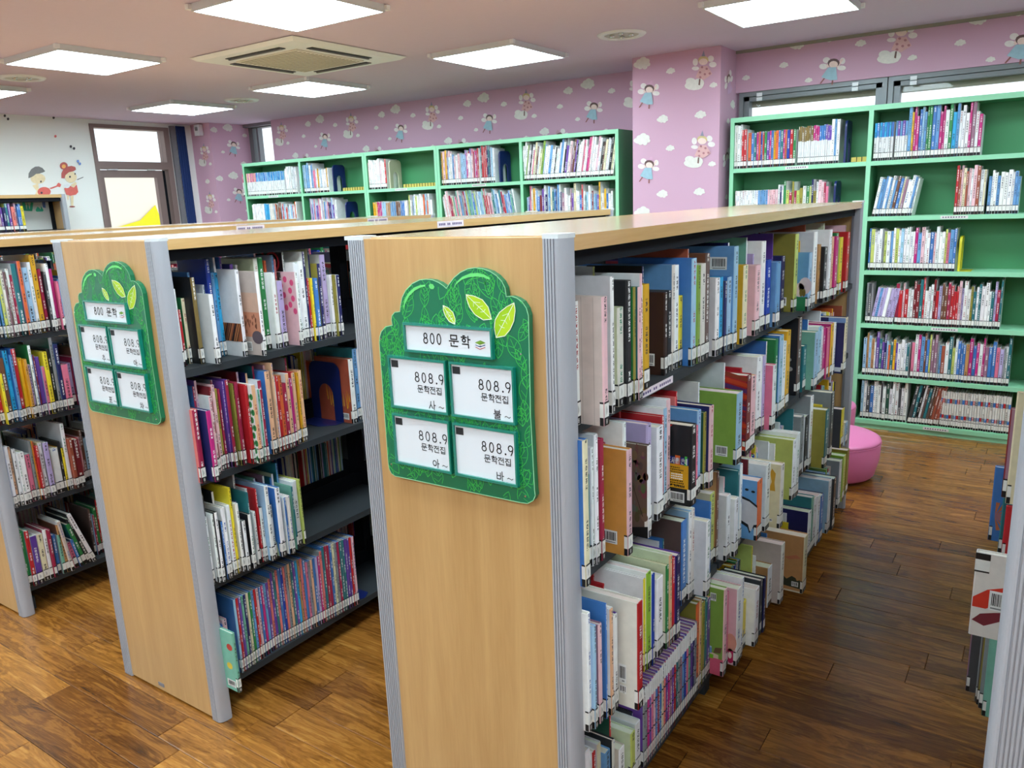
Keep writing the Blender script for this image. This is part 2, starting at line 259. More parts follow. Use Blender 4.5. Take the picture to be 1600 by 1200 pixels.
BOOKS=[
(3,0,0.0525,0.0198,0.5221,0.2379,'w','dg',1, '', 'white spined charcoal book nearest the grey end post, top shelf, centre bookcase'),
(3,0,0.0729,0.0195,0.5719,0.2456,'pp','bg',1, 'beige', 'thick beige book with pale pink spine beside grey post, top shelf, centre bookcase'),
(3,0,0.1385,0.007,0.427,0.3,'w','gw',0, '', ''),
(3,0,0.1461,0.007,0.427,0.3,'ow','ow',0, '', ''),
(3,0,0.1537,0.007,0.427,0.2757,'li','li',0, '', ''),
(3,0,0.1613,0.0125,0.5447,0.2737,'w','gw',1, '', 'tall white spined pale grey book between pale pink and off-white spines, top shelf, centre bookcase'),
(3,0,0.2134,0.0255,0.5325,0.2056,'ow','lg',1, '', 'off-white spined pale green book between white and black spines, top shelf, centre bookcase'),
(3,0,0.2395,0.0218,0.5393,0.2575,'bk','bk',1, '', 'tall black book with rounded spine, top shelf of centre bookcase'),
(3,0,0.2618,0.007,0.452,0.2823,'yg','gw',1, 'bluearc', 'pale grey book with blue scalloped drawing on its cover, top shelf, centre bookcase'),
(3,0,0.2694,0.0102,0.5408,0.2414,'ol','gn',1, '', 'thin olive spined green book between yellow-green and pale pink spines, top shelf, centre bookcase'),
(3,0,0.2802,0.0116,0.5465,0.2407,'pp','te',1, '', 'pale pink spined teal book between olive and pale pink spines, top shelf, centre bookcase'),
(3,0,0.2925,0.0095,0.545,0.2667,'pp','w',1, '', 'thin pale pink spined white book, ninth from the grey end post, top shelf, centre bookcase'),
(3,0,0.3025,0.006,0.5397,0.2274,'sb','sb',1, '', 'thin sky blue book between pale pink and white spines, top shelf, centre bookcase'),
(3,0,0.3091,0.009,0.5387,0.2407,'w','w',1, '', 'thin white book between sky blue and golden yellow spines, top shelf, centre bookcase'),
(3,0,0.3651,0.0307,0.5186,0.2351,'ye','ye',1, '', 'golden yellow book above the shelf-edge notice, top shelf of centre bookcase'),
(3,0,0.5021,0.007,0.4525,0.2624,'nv','bk',0, '', ''),
(3,0,0.5203,0.0193,0.5005,0.1993,'bn','bn',1, 'barcode', 'dark brown book with barcode sticker, top shelf of centre bookcase'),
(3,0,0.5544,0.0238,0.4942,0.1993,'bk','dg',1, '', 'black spined charcoal book between dark brown and off-white spines, top shelf, centre bookcase'),
(3,0,0.5787,0.0151,0.4962,0.2589,'ow','sb',1, '', 'off-white spined sky blue book between black and white spines, top shelf, centre bookcase'),
(3,0,0.595,0.0246,0.4955,0.2568,'w','w',1, '', 'white book between off-white and bright yellow spines, top shelf, centre bookcase'),
(3,0,0.6202,0.0246,0.4954,0.1789,'by','by',1, '', 'small bright yellow book between white and light blue spines, top shelf, centre bookcase'),
(3,0,0.6454,0.0277,0.5197,0.2688,'lb','bl',1, '', 'light blue spined blue book between bright yellow and grass green spines, top shelf, centre bookcase'),
(3,0,0.6736,0.007,0.4957,0.2899,'ru','ru',0, '', ''),
(3,0,0.6812,0.0201,0.5203,0.2484,'lm','li',1, '', 'grass green spined lime green book between light blue and off-white spines, top shelf, centre bookcase'),
(3,0,0.7019,0.029,0.522,0.2512,'ow','ow',1, '', 'off-white book between grass green and stone brown spines, top shelf, centre bookcase'),
(3,0,0.7338,0.0282,0.5208,0.2737,'st','br',1, '', 'tall stone brown spined brown book between off-white and white spines, top shelf, centre bookcase'),
(3,0,0.7768,0.007,0.492,0.2707,'bk','bk',0, '', ''),
(3,0,0.7848,0.0271,0.5307,0.207,'w','gw',1, '', 'white spined pale grey book between stone brown and cyan spines, top shelf, centre bookcase'),
(3,0,0.814,0.0252,0.5298,0.2063,'cy','cy',1, '', 'cyan book between white and navy spines, top shelf, centre bookcase'),
(3,0,0.8398,0.007,0.477,0.2187,'dg','bk',0, '', ''),
(3,0,0.8474,0.0192,0.5316,0.1923,'nv','dg',1, '', 'navy spined charcoal book between cyan and light blue spines, top shelf, centre bookcase'),
(3,0,0.8672,0.0284,0.5335,0.2014,'lb','bl',1, '', 'light blue spined blue book between navy and light blue spines, top shelf, centre bookcase'),
(3,0,0.8962,0.0303,0.5405,0.2807,'lb','sb',1, 'barcodetop', 'big misty sky blue book with barcode high on its cover, top shelf, centre bookcase'),
(3,0,0.9693,0.007,0.497,0.2861,'w','nv',0, '', ''),
(3,0,0.9773,0.0347,0.5406,0.2232,'cm','ye',1, '', 'cream spined golden yellow book between light blue and pale pink spines, top shelf, centre bookcase'),
(3,0,1.124,0.042,0.5295,0.2098,'pp','pp',1, '', 'pale pink book between cream and white spines, top shelf, centre bookcase'),
(3,0,1.191,0.007,0.477,0.2875,'w','mi',0, '', ''),
(3,0,1.1986,0.007,0.496,0.238,'lv','lv',0, '', ''),
(3,0,1.2062,0.0394,0.52,0.2744,'w','w',1, '', 'tall white book between pale pink and royal blue spines, top shelf, centre bookcase'),
(3,0,1.2462,0.0443,0.5247,0.2154,'rb','rb',1, '', 'royal blue book between white and sky blue spines, top shelf, centre bookcase'),
(3,0,1.2919,0.007,0.497,0.2651,'w','lv',0, '', ''),
(3,0,1.2999,0.0435,0.5398,0.2049,'sb','sb',1, '', 'sky blue book between royal blue and yellow-green spines, top shelf, centre bookcase'),
(3,0,1.5918,0.007,0.4398,0.2778,'pu','pu',0, '', ''),
(3,0,1.5998,0.0409,0.4718,0.1986,'nv','nv',0, '', ''),
(3,0,1.6413,0.0384,0.5054,0.2723,'yg','ol',1, 'barcode', 'olive yellow book with barcode, far end of top shelf, centre bookcase'),
(3,0,1.6803,0.0337,0.545,0.2049,'lb','sb',1, 'cloud', 'sky blue book with pale cloud and green base, far end of top shelf, centre bookcase'),
(3,0,1.764,0.007,0.487,0.2416,'ye','ye',0, '', ''),
(3,0,1.772,0.045,0.5363,0.2716,'w','gw',1, '', 'tall white spined pale grey book between light blue and black spines, top shelf, centre bookcase'),
(3,0,1.8729,0.007,0.477,0.2979,'ru','ru',0, '', ''),
(3,0,1.8809,0.0303,0.5285,0.2204,'tn','tn',0, '', ''),
(3,0,1.9118,0.045,0.5415,0.2084,'bk','bk',1, '', 'black book between two white spines, top shelf, centre bookcase'),
(3,0,1.9574,0.0314,0.5493,0.2702,'w','w',1, '', 'tall white book between black and magenta spines, top shelf, centre bookcase'),
(3,0,1.9894,0.0321,0.5498,0.2421,'pe','pe',0, '', ''),
(3,0,2.0221,0.045,0.5567,0.2407,'ma','ma',1, '', 'magenta book between white and green spines, top shelf, centre bookcase'),
(3,0,2.1255,0.007,0.487,0.2887,'lg','lg',0, '', ''),
(3,0,2.1335,0.045,0.5328,0.2477,'gn','gn',1, '', 'green book between magenta and bright yellow spines, top shelf, centre bookcase'),
(3,0,2.1791,0.045,0.5412,0.2288,'by','yg',1, '', 'bright yellow spined yellow-green book between green and red spines, top shelf, centre bookcase'),
(3,0,2.2645,0.045,0.5495,0.2449,'re','re',1, '', 'red book last before the gap, top shelf, centre bookcase'),
(3,0,2.4275,0.007,0.507,0.2659,'mv','pp',0, '', ''),
(3,1,0.0306,0.019,0.5496,0.3,'cm','bl',1, '', 'tall cream spined blue book nearest the grey end post, second shelf, centre bookcase'),
(3,1,0.0898,0.027,0.5145,0.2021,'te','dgn',1, '', 'teal spined dark green book between cream and white spines, second shelf, centre bookcase'),
(3,1,0.1173,0.0092,0.5186,0.2575,'w','w',1, '', 'thin white book between teal and white spines, second shelf, centre bookcase'),
(3,1,0.1272,0.0135,0.5222,0.2814,'w','gw',1, '', 'tall white spined pale grey book between white and crimson spines, second shelf, centre bookcase'),
(3,1,0.1413,0.007,0.447,0.249,'pp','mv',0, '', ''),
(3,1,0.1489,0.0148,0.5231,0.266,'cr','cr',1, '', 'crimson book between white and pale pink spines, second shelf, centre bookcase'),
(3,1,0.1643,0.007,0.427,0.2126,'br','bn',0, '', ''),
(3,1,0.1719,0.007,0.427,0.2111,'og','sb',0, '', ''),
(3,1,0.1795,0.007,0.437,0.2074,'te','te',0, '', ''),
(3,1,0.1871,0.007,0.437,0.1988,'re','re',0, '', ''),
(3,1,0.1947,0.0222,0.5607,0.2344,'pp','or_',1, 'barcode', 'amber book with pale pink spine and barcode, second shelf of centre bookcase'),
(3,1,0.2685,0.0145,0.5156,0.2688,'w','w',1, '', 'white book between pale pink and white spines, second shelf, centre bookcase'),
(3,1,0.2836,0.007,0.447,0.2333,'lb','lb',0, '', ''),
(3,1,0.2912,0.007,0.447,0.22,'lb','sb',0, '', ''),
(3,1,0.2988,0.0163,0.5597,0.2147,'w','st',1, 'stone', 'book with brown stone-textured cover, second shelf of centre bookcase'),
(3,1,0.355,0.007,0.467,0.2131,'w','w',0, '', ''),
(3,1,0.363,0.0249,0.5273,0.2414,'lv','lv',1, '', 'lilac book between two white spines, second shelf, centre bookcase'),
(3,1,0.3885,0.007,0.447,0.2585,'re','dr',0, '', ''),
(3,1,0.3961,0.0329,0.5388,0.2274,'w','gw',1, '', 'white spined pale grey book between lilac and red spines, second shelf, centre bookcase'),
(3,1,0.4414,0.0172,0.528,0.2407,'re','re',1, '', 'red book between white and light blue spines, second shelf, centre bookcase'),
(3,1,0.4593,0.0174,0.5277,0.2554,'lb','w',1, '', 'light blue spined white book between red and pale pink spines, second shelf, centre bookcase'),
(3,1,0.4841,0.0198,0.5245,0.2702,'pp','w',1, '', 'tall pale pink spined white book between light blue and black spines, second shelf, centre bookcase'),
(3,1,0.5051,0.007,0.467,0.2508,'w','gw',0, '', ''),
(3,1,0.5131,0.034,0.5736,0.2042,'bk','bk',1, 'guide', 'black book carrying a yellow library guide card and barcode, second shelf, centre bookcase'),
(3,1,0.5835,0.0133,0.5594,0.1853,'pk','pk',0, '', ''),
(3,1,0.5978,0.0224,0.5572,0.2196,'lb','sb',1, '', 'light blue spined sky blue book between black and olive spines, second shelf, centre bookcase'),
(3,1,0.6209,0.007,0.487,0.242,'sa','sa',0, '', ''),
(3,1,0.6285,0.007,0.487,0.2548,'re','re',0, '', ''),
(3,1,0.6361,0.0171,0.5594,0.2056,'ol','dgn',1, '', 'olive spined dark green book between light blue and pale pink spines, second shelf, centre bookcase'),
(3,1,0.6538,0.0277,0.5678,0.2182,'pp','nv',1, '', 'pale pink spined navy book between olive and light blue spines, second shelf, centre bookcase'),
(3,1,0.7579,0.007,0.497,0.2518,'w','ow',0, '', ''),
(3,1,0.8568,0.045,0.5707,0.2056,'lb','lm',1, 'barcode', 'grass green hardback with white barcode sticker, second shelf of centre bookcase'),
(3,1,0.929,0.007,0.507,0.273,'w','gw',0, '', ''),
(3,1,0.9366,0.007,0.497,0.2269,'pu','pu',0, '', ''),
(3,1,0.9442,0.0406,0.5681,0.2379,'dr','re',1, 'plaid', 'red book with purple plaid cover, second shelf of centre bookcase'),
(3,1,0.9854,0.007,0.477,0.2592,'ru','ru',0, '', ''),
(3,1,0.993,0.045,0.5654,0.2232,'pp','pe',1, '', 'pale pink spined peach book between dark red and white spines, second shelf, centre bookcase'),
(3,1,1.1738,0.0338,0.528,0.2456,'w','w',1, '', 'white book between pale pink and lilac spines, second shelf, centre bookcase'),
(3,1,1.2082,0.0257,0.5347,0.2435,'lv','w',1, '', 'lilac spined white book between two white spines, second shelf, centre bookcase'),
(3,1,1.2345,0.0321,0.5598,0.2098,'w','pk',1, '', 'white spined pink book between lilac and green spines, second shelf, centre bookcase'),
(3,1,1.3646,0.007,0.497,0.2607,'w','bl',0, '', ''),
(3,1,1.3726,0.0306,0.5243,0.2667,'gn','gn',1, '', 'green book between white and light blue spines, second shelf, centre bookcase'),
(3,1,1.4038,0.041,0.5302,0.2744,'lb','bl',1, '', 'tall light blue spined blue book between green and white spines, second shelf, centre bookcase'),
(3,1,1.4454,0.0413,0.529,0.2456,'w','w',1, '', 'white book between light blue and golden yellow spines, second shelf, centre bookcase'),
(3,1,1.5153,0.045,0.5228,0.2716,'ye','ye',1, '', 'tall golden yellow book between white and stone brown spines, second shelf, centre bookcase'),
(3,1,1.5609,0.007,0.4877,0.2746,'sb','sb',0, '', ''),
(3,1,1.7077,0.045,0.5117,0.2891,'st','bk',1, 'spoons', 'black book printed with grey spoons, far end of second shelf, centre bookcase'),
(3,1,1.7688,0.045,0.5169,0.1754,'te','te',0, '', ''),
(3,1,1.8144,0.045,0.547,0.2218,'lb','mi',1, '', 'light blue spined mint green book between stone brown and cream spines, second shelf, centre bookcase'),
(3,1,1.8984,0.007,0.497,0.2549,'w','bl',0, '', ''),
(3,1,1.9064,0.0425,0.5374,0.2274,'lb','w',0, '', ''),
(3,1,1.9495,0.0304,0.5374,0.2196,'w','w',0, '', ''),
(3,1,1.9846,0.045,0.5358,0.2091,'ma','ma',0, '', ''),
(3,1,2.0302,0.0338,0.5432,0.207,'pk','ma',0, '', ''),
(3,1,2.0647,0.0431,0.5481,0.2161,'ye','ma',0, '', ''),
(3,1,2.1084,0.0264,0.5519,0.2147,'w','w',0, '', ''),
(3,1,2.1369,0.007,0.487,0.2555,'w','gw',0, '', ''),
(3,1,2.1449,0.045,0.5836,0.2302,'cm','nv',1, 'navylabel', 'navy book with white label at the far post, second shelf, centre bookcase'),
(3,1,2.492,0.007,0.497,0.2306,'ru','ru',0, '', ''),
(3,2,0.0306,0.0137,0.5508,0.2667,'w','w',1, '', 'white book nearest the grey end post, third shelf, centre bookcase'),
(3,2,0.0449,0.0118,0.557,0.2337,'lb','lb',1, '', 'light blue book between white and pale pink spines, third shelf, centre bookcase'),
(3,2,0.0573,0.007,0.457,0.2074,'w','dgn',0, '', ''),
(3,2,0.0649,0.0141,0.5579,0.2281,'pp','mv',1, '', 'pale pink spined mauve book between light blue and blue spines, third shelf, centre bookcase'),
(3,2,0.0796,0.007,0.477,0.1808,'w','gw',0, '', ''),
(3,2,0.0872,0.0061,0.5618,0.2653,'bl','bl',1, '', 'thin blue book between pale pink and peach spines, third shelf, centre bookcase'),
(3,2,0.0939,0.007,0.477,0.1687,'og','w',0, '', ''),
(3,2,0.1015,0.0124,0.5659,0.2477,'pe','w',1, '', 'peach spined white book between blue and white spines, third shelf, centre bookcase'),
(3,2,0.1145,0.007,0.477,0.1673,'bk','bk',0, '', ''),
(3,2,0.1221,0.0161,0.5634,0.2232,'w','pu',1, '', 'white spined purple book between peach and red spines, third shelf, centre bookcase'),
(3,2,0.1388,0.007,0.427,0.1998,'bl','bl',0, '', ''),
(3,2,0.1464,0.0235,0.6063,0.2498,'re','ow',1, 'whitetext', 'large off-white book with red spine and barcode, third shelf of centre bookcase'),
(3,2,0.2501,0.007,0.477,0.1728,'w','w',0, '', ''),
(3,2,0.2577,0.007,0.467,0.207,'re','re',0, '', ''),
(3,2,0.2653,0.007,0.437,0.2223,'re','re',0, '', ''),
(3,2,0.2729,0.007,0.497,0.1855,'lb','w',0, '', ''),
(3,2,0.2805,0.009,0.5577,0.2337,'by','w',1, '', 'thin bright yellow spined white book between red and lime green spines, third shelf, centre bookcase'),
(3,2,0.29,0.0221,0.561,0.2435,'li','w',1, '', 'lime green spined white book between bright yellow and royal blue spines, third shelf, centre bookcase'),
(3,2,0.3128,0.0133,0.5643,0.2323,'rb','w',1, '', 'royal blue spined white book between lime green and white spines, third shelf, centre bookcase'),
(3,2,0.34,0.007,0.467,0.2165,'w','w',0, '', ''),
(3,2,0.348,0.0339,0.5604,0.2014,'w','w',1, '', 'white book between royal blue and green spines, third shelf, centre bookcase'),
(3,2,0.3913,0.0156,0.5645,0.2189,'gn','lg',1, 'barcodetop', 'pale green book with barcode near its top, third shelf of centre bookcase'),
(3,2,0.408,0.0159,0.5656,0.2379,'pe','lg',1, '', 'peach spined pale green book between green and red spines, third shelf, centre bookcase'),
(3,2,0.4245,0.0158,0.5654,0.2232,'re','re',1, '', 'red book between peach and navy spines, third shelf, centre bookcase'),
(3,2,0.4409,0.0246,0.569,0.2239,'nv','pu',1, '', 'navy spined purple book between red and blue spines, third shelf, centre bookcase'),
(3,2,0.5887,0.007,0.457,0.1762,'w','w',0, '', ''),
(3,2,0.5963,0.007,0.467,0.1835,'te','bl',0, '', ''),
(3,2,0.6039,0.0335,0.5163,0.2386,'bl','st',1, '', 'blue spined stone brown book between navy and white spines, third shelf, centre bookcase'),
(3,2,0.638,0.007,0.467,0.218,'w','lm',0, '', ''),
(3,2,0.6456,0.0173,0.5202,0.2512,'w','lb',1, '', 'white spined light blue book between blue and off-white spines, third shelf, centre bookcase'),
(3,2,0.6635,0.0176,0.5211,0.254,'ow','w',1, '', 'off-white spined white book between two white spines, third shelf, centre bookcase'),
(3,2,0.6818,0.0258,0.5552,0.2175,'w','gw',1, '', 'white spined pale grey book between off-white and blue spines, third shelf, centre bookcase'),
(3,2,0.7157,0.007,0.507,0.2174,'bl','cy',0, '', ''),
(3,2,0.7233,0.007,0.487,0.2371,'lv','lv',0, '', ''),
(3,2,0.7309,0.0114,0.5449,0.2533,'bl','bl',1, '', 'blue book between white and yellow-green spines, third shelf, centre bookcase'),
(3,2,0.8645,0.0328,0.4984,0.2232,'yg','cm',1, '', 'yellow-green spined cream book between blue and brown spines, third shelf, centre bookcase'),
(3,2,0.8979,0.0187,0.504,0.2807,'br','tn',1, '', 'tall brown spined tan book between yellow-green and white spines, third shelf, centre bookcase'),
(3,2,0.9172,0.0303,0.5292,0.2042,'w','gw',1, '', 'white spined pale grey book between brown and white spines, third shelf, centre bookcase'),
(3,2,0.948,0.007,0.507,0.2502,'pp','gw',0, '', ''),
(3,2,0.9556,0.031,0.541,0.1832,'w','w',1, '', 'white book, twenty-fourth from the grey end post, third shelf, centre bookcase'),
(3,2,1.0351,0.0188,0.5197,0.2435,'te','te',0, '', ''),
(3,2,1.0545,0.019,0.5226,0.2589,'w','lb',1, '', 'white spined light blue book between white and orange spines, third shelf, centre bookcase'),
(3,2,1.091,0.007,0.487,0.2439,'lb','lb',0, '', ''),
(3,2,1.099,0.045,0.5632,0.1965,'og','sb',1, 'whale', 'blue book with white whale shape and orange spine, third shelf of centre bookcase'),
(3,2,1.173,0.007,0.507,0.2344,'br','dr',0, '', ''),
(3,2,1.181,0.0437,0.5647,0.2225,'w','w',1, '', 'white book between orange and off-white spines, third shelf, centre bookcase'),
(3,2,1.2253,0.0345,0.5986,0.2161,'ow','cm',1, 'dog', 'cream book with small yellow animal drawing, third shelf of centre bookcase'),
(3,2,1.4648,0.007,0.487,0.2108,'w','gw',0, '', ''),
(3,2,1.4724,0.007,0.507,0.2034,'w','w',0, '', ''),
(3,2,1.48,0.007,0.487,0.1679,'w','ow',0, '', ''),
(3,2,1.4876,0.0329,0.567,0.2204,'w','yg',1, '', 'white spined yellow-green book between off-white and white spines, third shelf, centre bookcase'),
(3,2,1.5211,0.0405,0.5697,0.2337,'w','w',1, '', 'white book, thirtieth from the grey end post, third shelf, centre bookcase'),
(3,2,1.7396,0.007,0.497,0.2626,'te','te',0, '', ''),
(3,2,1.7547,0.045,0.5227,0.2309,'gr','gr',0, '', ''),
(3,2,1.8003,0.0378,0.5296,0.2218,'bk','gw',0, '', ''),
(3,2,1.8386,0.0385,0.5365,0.2933,'w','gr',1, '', 'tall white spined grey book between white and teal spines, third shelf, centre bookcase'),
(3,2,1.8777,0.045,0.5862,0.2351,'te','ol',1, '', 'teal spined olive book between white and charcoal spines, third shelf, centre bookcase'),
(3,2,2.0114,0.045,0.575,0.2723,'dg','gr',1, '', 'tall charcoal spined grey book last before the gap, third shelf, centre bookcase'),
(3,2,2.1565,0.007,0.497,0.1521,'lb','bl',0, '', ''),
(3,2,2.1645,0.045,0.5868,0.1684,'by','dg',0, '', ''),
(3,2,2.2101,0.0421,0.5952,0.1,'lb','w',0, '', ''),
(3,3,0.1624,0.0245,0.4645,0.1565,'w','w',1, '', 'small white book nearest the grey end post, bottom shelf, centre bookcase'),
(3,3,0.1874,0.0139,0.4716,0.1432,'re','w',1, '', 'small red spined white book between white and cream spines, bottom shelf, centre bookcase'),
(3,3,0.202,0.0165,0.4765,0.1558,'cm','gw',1, '', 'small cream spined pale grey book between red and sky blue spines, bottom shelf, centre bookcase'),
(3,3,0.2191,0.0265,0.4866,0.1228,'sb','sb',1, '', 'small sky blue book between cream and white spines, bottom shelf, centre bookcase'),
(3,3,0.2463,0.0123,0.4926,0.1432,'ow','bk',0, '', ''),
(3,3,0.2592,0.0279,0.5039,0.1137,'w','bg',1, '', 'small white spined beige book between sky blue and yellow-green spines, bottom shelf, centre bookcase'),
(3,3,0.2876,0.007,0.4639,0.1744,'re','dgn',0, '', ''),
(3,3,0.2952,0.0234,0.5172,0.1389,'yg','lg',1, '', 'small yellow-green spined pale green book between two white spines, bottom shelf, centre bookcase'),
(3,3,0.3192,0.007,0.437,0.1329,'sb','gr',0, '', ''),
(3,3,0.3268,0.0267,0.5142,0.1439,'w','gw',1, '', 'small white spined pale grey book between yellow-green and grey spines, bottom shelf, centre bookcase'),
(3,3,0.3544,0.007,0.4902,0.1517,'nv','bk',0, '', ''),
(3,3,0.3624,0.012,0.5188,0.2218,'S:gr','vi',1, '', 'slim grey and white series volume between white and grey spines, bottom shelf, centre bookcase'),
(3,3,0.375,0.0112,0.5189,0.2225,'S:gr','mv',1, '', 'slim grey and white series volume between grey and magenta spines, bottom shelf, centre bookcase'),
(3,3,0.3869,0.0114,0.5191,0.2232,'S:ma','vi',1, '', 'slim magenta and white series volume between grey and violet spines, bottom shelf, centre bookcase'),
(3,3,0.3988,0.0115,0.5192,0.2232,'S:vi','mv',1, '', 'slim violet and white series volume between magenta and pink spines, bottom shelf, centre bookcase'),
(3,3,0.4109,0.0116,0.5193,0.2239,'S:pk','vi',1, '', 'slim pink and white series volume between violet and pale pink spines, bottom shelf, centre bookcase'),
(3,3,0.4231,0.0117,0.5195,0.2246,'S:pp','mv',1, '', 'slim pale pink and white series volume between pink and blue spines, bottom shelf, centre bookcase'),
(3,3,0.4354,0.0118,0.5196,0.2253,'S:bl','vi',1, '', 'slim blue and white series volume between pale pink and crimson spines, bottom shelf, centre bookcase'),
(3,3,0.4478,0.0119,0.5197,0.2253,'S:cr','mv',1, '', 'slim crimson and white series volume between two blue spines, bottom shelf, centre bookcase'),
(3,3,0.4604,0.0121,0.5199,0.226,'S:bl','vi',1, '', 'slim blue and white series volume between crimson and cream spines, bottom shelf, centre bookcase'),
(3,3,0.473,0.0122,0.52,0.2267,'S:cm','mv',1, '', 'slim cream and white series volume between blue and salmon spines, bottom shelf, centre bookcase'),
(3,3,0.4858,0.0123,0.5202,0.2274,'S:sa','vi',1, '', 'slim salmon and white series volume between cream and purple spines, bottom shelf, centre bookcase'),
(3,3,0.4987,0.0125,0.5203,0.2281,'S:pu','mv',1, '', 'slim purple and white series volume between salmon and magenta spines, bottom shelf, centre bookcase'),
(3,3,0.5118,0.0126,0.5205,0.2281,'S:ma','vi',1, '', 'slim magenta and white series volume between purple and orange spines, bottom shelf, centre bookcase'),
(3,3,0.525,0.0127,0.5206,0.2288,'S:mv','mv',0, '', ''),
(3,3,0.5383,0.0129,0.5208,0.2295,'S:vi','vi',0, '', ''),
(3,3,0.5517,0.013,0.5209,0.2302,'S:re','mv',0, '', ''),
(3,3,0.5653,0.0131,0.5211,0.2309,'S:te','vi',0, '', ''),
(3,3,0.579,0.0133,0.5212,0.2316,'S:gr','mv',0, '', ''),
(3,3,0.5929,0.0134,0.5214,0.2323,'S:mv','vi',0, '', ''),
(3,3,0.6069,0.0136,0.5215,0.2323,'S:sb','mv',0, '', ''),
(3,3,0.6211,0.0137,0.5217,0.233,'S:rb','vi',0, '', ''),
(3,3,0.6354,0.0139,0.5218,0.2337,'S:pk','mv',0, '', ''),
(3,3,0.6499,0.014,0.522,0.2344,'S:mi','vi',0, '', ''),
(3,3,0.6645,0.0142,0.5222,0.2351,'S:pu','mv',0, '', ''),
(3,3,0.6792,0.0143,0.5223,0.2358,'S:nv','vi',0, '', ''),
(3,3,0.6942,0.0145,0.5225,0.2365,'S:gr','mv',0, '', ''),
(3,3,0.7189,0.0205,0.5165,0.2786,'og','ol',1, '', 'tall orange spined olive book between magenta and peach spines, bottom shelf, centre bookcase'),
(3,3,0.7399,0.0177,0.5172,0.28,'pe','tn',1, '', 'tall peach spined tan book between orange and olive spines, bottom shelf, centre bookcase'),
(3,3,0.7583,0.007,0.4765,0.2558,'bl','te',0, '', ''),
(3,3,0.7659,0.0198,0.5165,0.2618,'ol','br',1, '', 'olive spined brown book between peach and teal spines, bottom shelf, centre bookcase'),
(3,3,0.7863,0.0188,0.5169,0.2618,'te','te',1, '', 'teal book between olive and violet spines, bottom shelf, centre bookcase'),
(3,3,0.8074,0.0246,0.5158,0.2512,'vi','pe',1, '', 'violet spined peach book between teal and pale pink spines, bottom shelf, centre bookcase'),
(3,3,0.8326,0.0257,0.5564,0.28,'pp','lm',1, 'mug', 'green and pink book with blue mug drawing, bottom shelf of centre bookcase'),
(3,3,0.8598,0.045,0.5458,0.2442,'pk','ma',1, '', 'pink spined magenta book between pale pink and white spines, bottom shelf, centre bookcase'),
(3,3,0.9054,0.0369,0.5715,0.2526,'w','pp',1, 'pinkcircle', 'pale pink book with magenta circle on its cover, bottom shelf, centre bookcase'),
(3,3,0.9429,0.007,0.487,0.1893,'w','bn',0, '', ''),
(3,3,0.9505,0.019,0.5694,0.2681,'w','w',1, '', 'white book between two white spines, bottom shelf, centre bookcase'),
(3,3,0.9886,0.0392,0.5599,0.1635,'by','by',0, '', ''),
(3,3,1.0284,0.007,0.497,0.1802,'w','br',0, '', ''),
(3,3,1.036,0.0373,0.5864,0.1951,'w','w',1, '', 'white book between white and off-white spines, bottom shelf, centre bookcase'),
(3,3,1.0921,0.007,0.507,0.11,'w','mi',0, '', ''),
(3,3,1.0997,0.007,0.497,0.1345,'bl','bl',0, '', ''),
(3,3,1.1073,0.0215,0.5796,0.1923,'dg','dg',0, '', ''),
(3,3,1.1295,0.0218,0.5843,0.1923,'nv','bk',0, '', ''),
(3,3,1.2803,0.007,0.497,0.2224,'by','yg',0, '', ''),
(3,3,1.2879,0.007,0.507,0.1856,'w','w',0, '', ''),
(3,3,1.2955,0.045,0.5502,0.1467,'w','tn',0, '', ''),
(3,3,1.3411,0.0374,0.58,0.2204,'ow','bg',1, '', 'off-white spined beige book between white and cream spines, bottom shelf, centre bookcase'),
(3,3,1.446,0.007,0.497,0.2034,'bl','bl',0, '', ''),
(3,3,1.454,0.045,0.627,0.214,'cm','tn',1, 'tan', 'large tan book with dark foliage and barcode, bottom shelf of centre bookcase'),
(3,3,1.7342,0.007,0.497,0.1366,'by','by',0, '', ''),
(3,3,1.7418,0.007,0.487,0.1709,'w','gw',0, '', ''),
(3,3,1.7494,0.045,0.5688,0.1874,'w','nv',0, '', ''),
(3,3,1.795,0.0339,0.5678,0.2316,'mi','te',0, '', ''),
(3,3,1.8295,0.045,0.5674,0.2126,'w','gw',0, '', ''),
(3,3,1.8751,0.0424,0.5725,0.2112,'w','w',0, '', ''),
(3,3,1.9182,0.045,0.5749,0.1972,'bl','nv',0, '', ''),
(3,3,2.0172,0.045,0.5823,0.2302,'w','lb',1, '', 'white spined light blue book between cream and white spines, bottom shelf, centre bookcase'),
(3,3,2.0628,0.045,0.5909,0.226,'bk','dg',0, '', ''),
(3,3,2.3171,0.045,0.5608,0.2196,'w','gr',1, '', 'white spined grey book last before the gap, bottom shelf, centre bookcase'),
(3,3,2.4067,0.045,0.5586,0.2168,'yg','li',0, '', ''),
(3,3,2.5019,0.045,0.554,0.2154,'ol','ol',0, '', ''),
(2,0,0.0614,0.0157,-0.7571,0.2225,'w','w',1, '', 'white book nearest the grey end post, top shelf, second bookcase'),
(2,0,0.0923,0.008,-0.7823,0.1607,'re','re',0, '', ''),
(2,0,0.1028,0.007,-0.814,0.2926,'rb','w',0, '', ''),
(2,0,0.1151,0.0102,-0.7946,0.1902,'cm','gn',1, '', 'thin cream spined green book between white and bronze spines, top shelf, second bookcase'),
(2,0,0.1259,0.013,-0.7547,0.2484,'go','bk',1, '', 'bronze spined black book between cream and white spines, top shelf, second bookcase'),
(2,0,0.1395,0.007,-0.7867,0.2613,'sb','bl',0, '', ''),
(2,0,0.1471,0.0139,-0.7101,0.2,'w','gw',1, '', 'white spined pale grey book between bronze and royal blue spines, top shelf, second bookcase'),
(2,0,0.1974,0.007,-0.8086,0.2191,'w','w',0, '', ''),
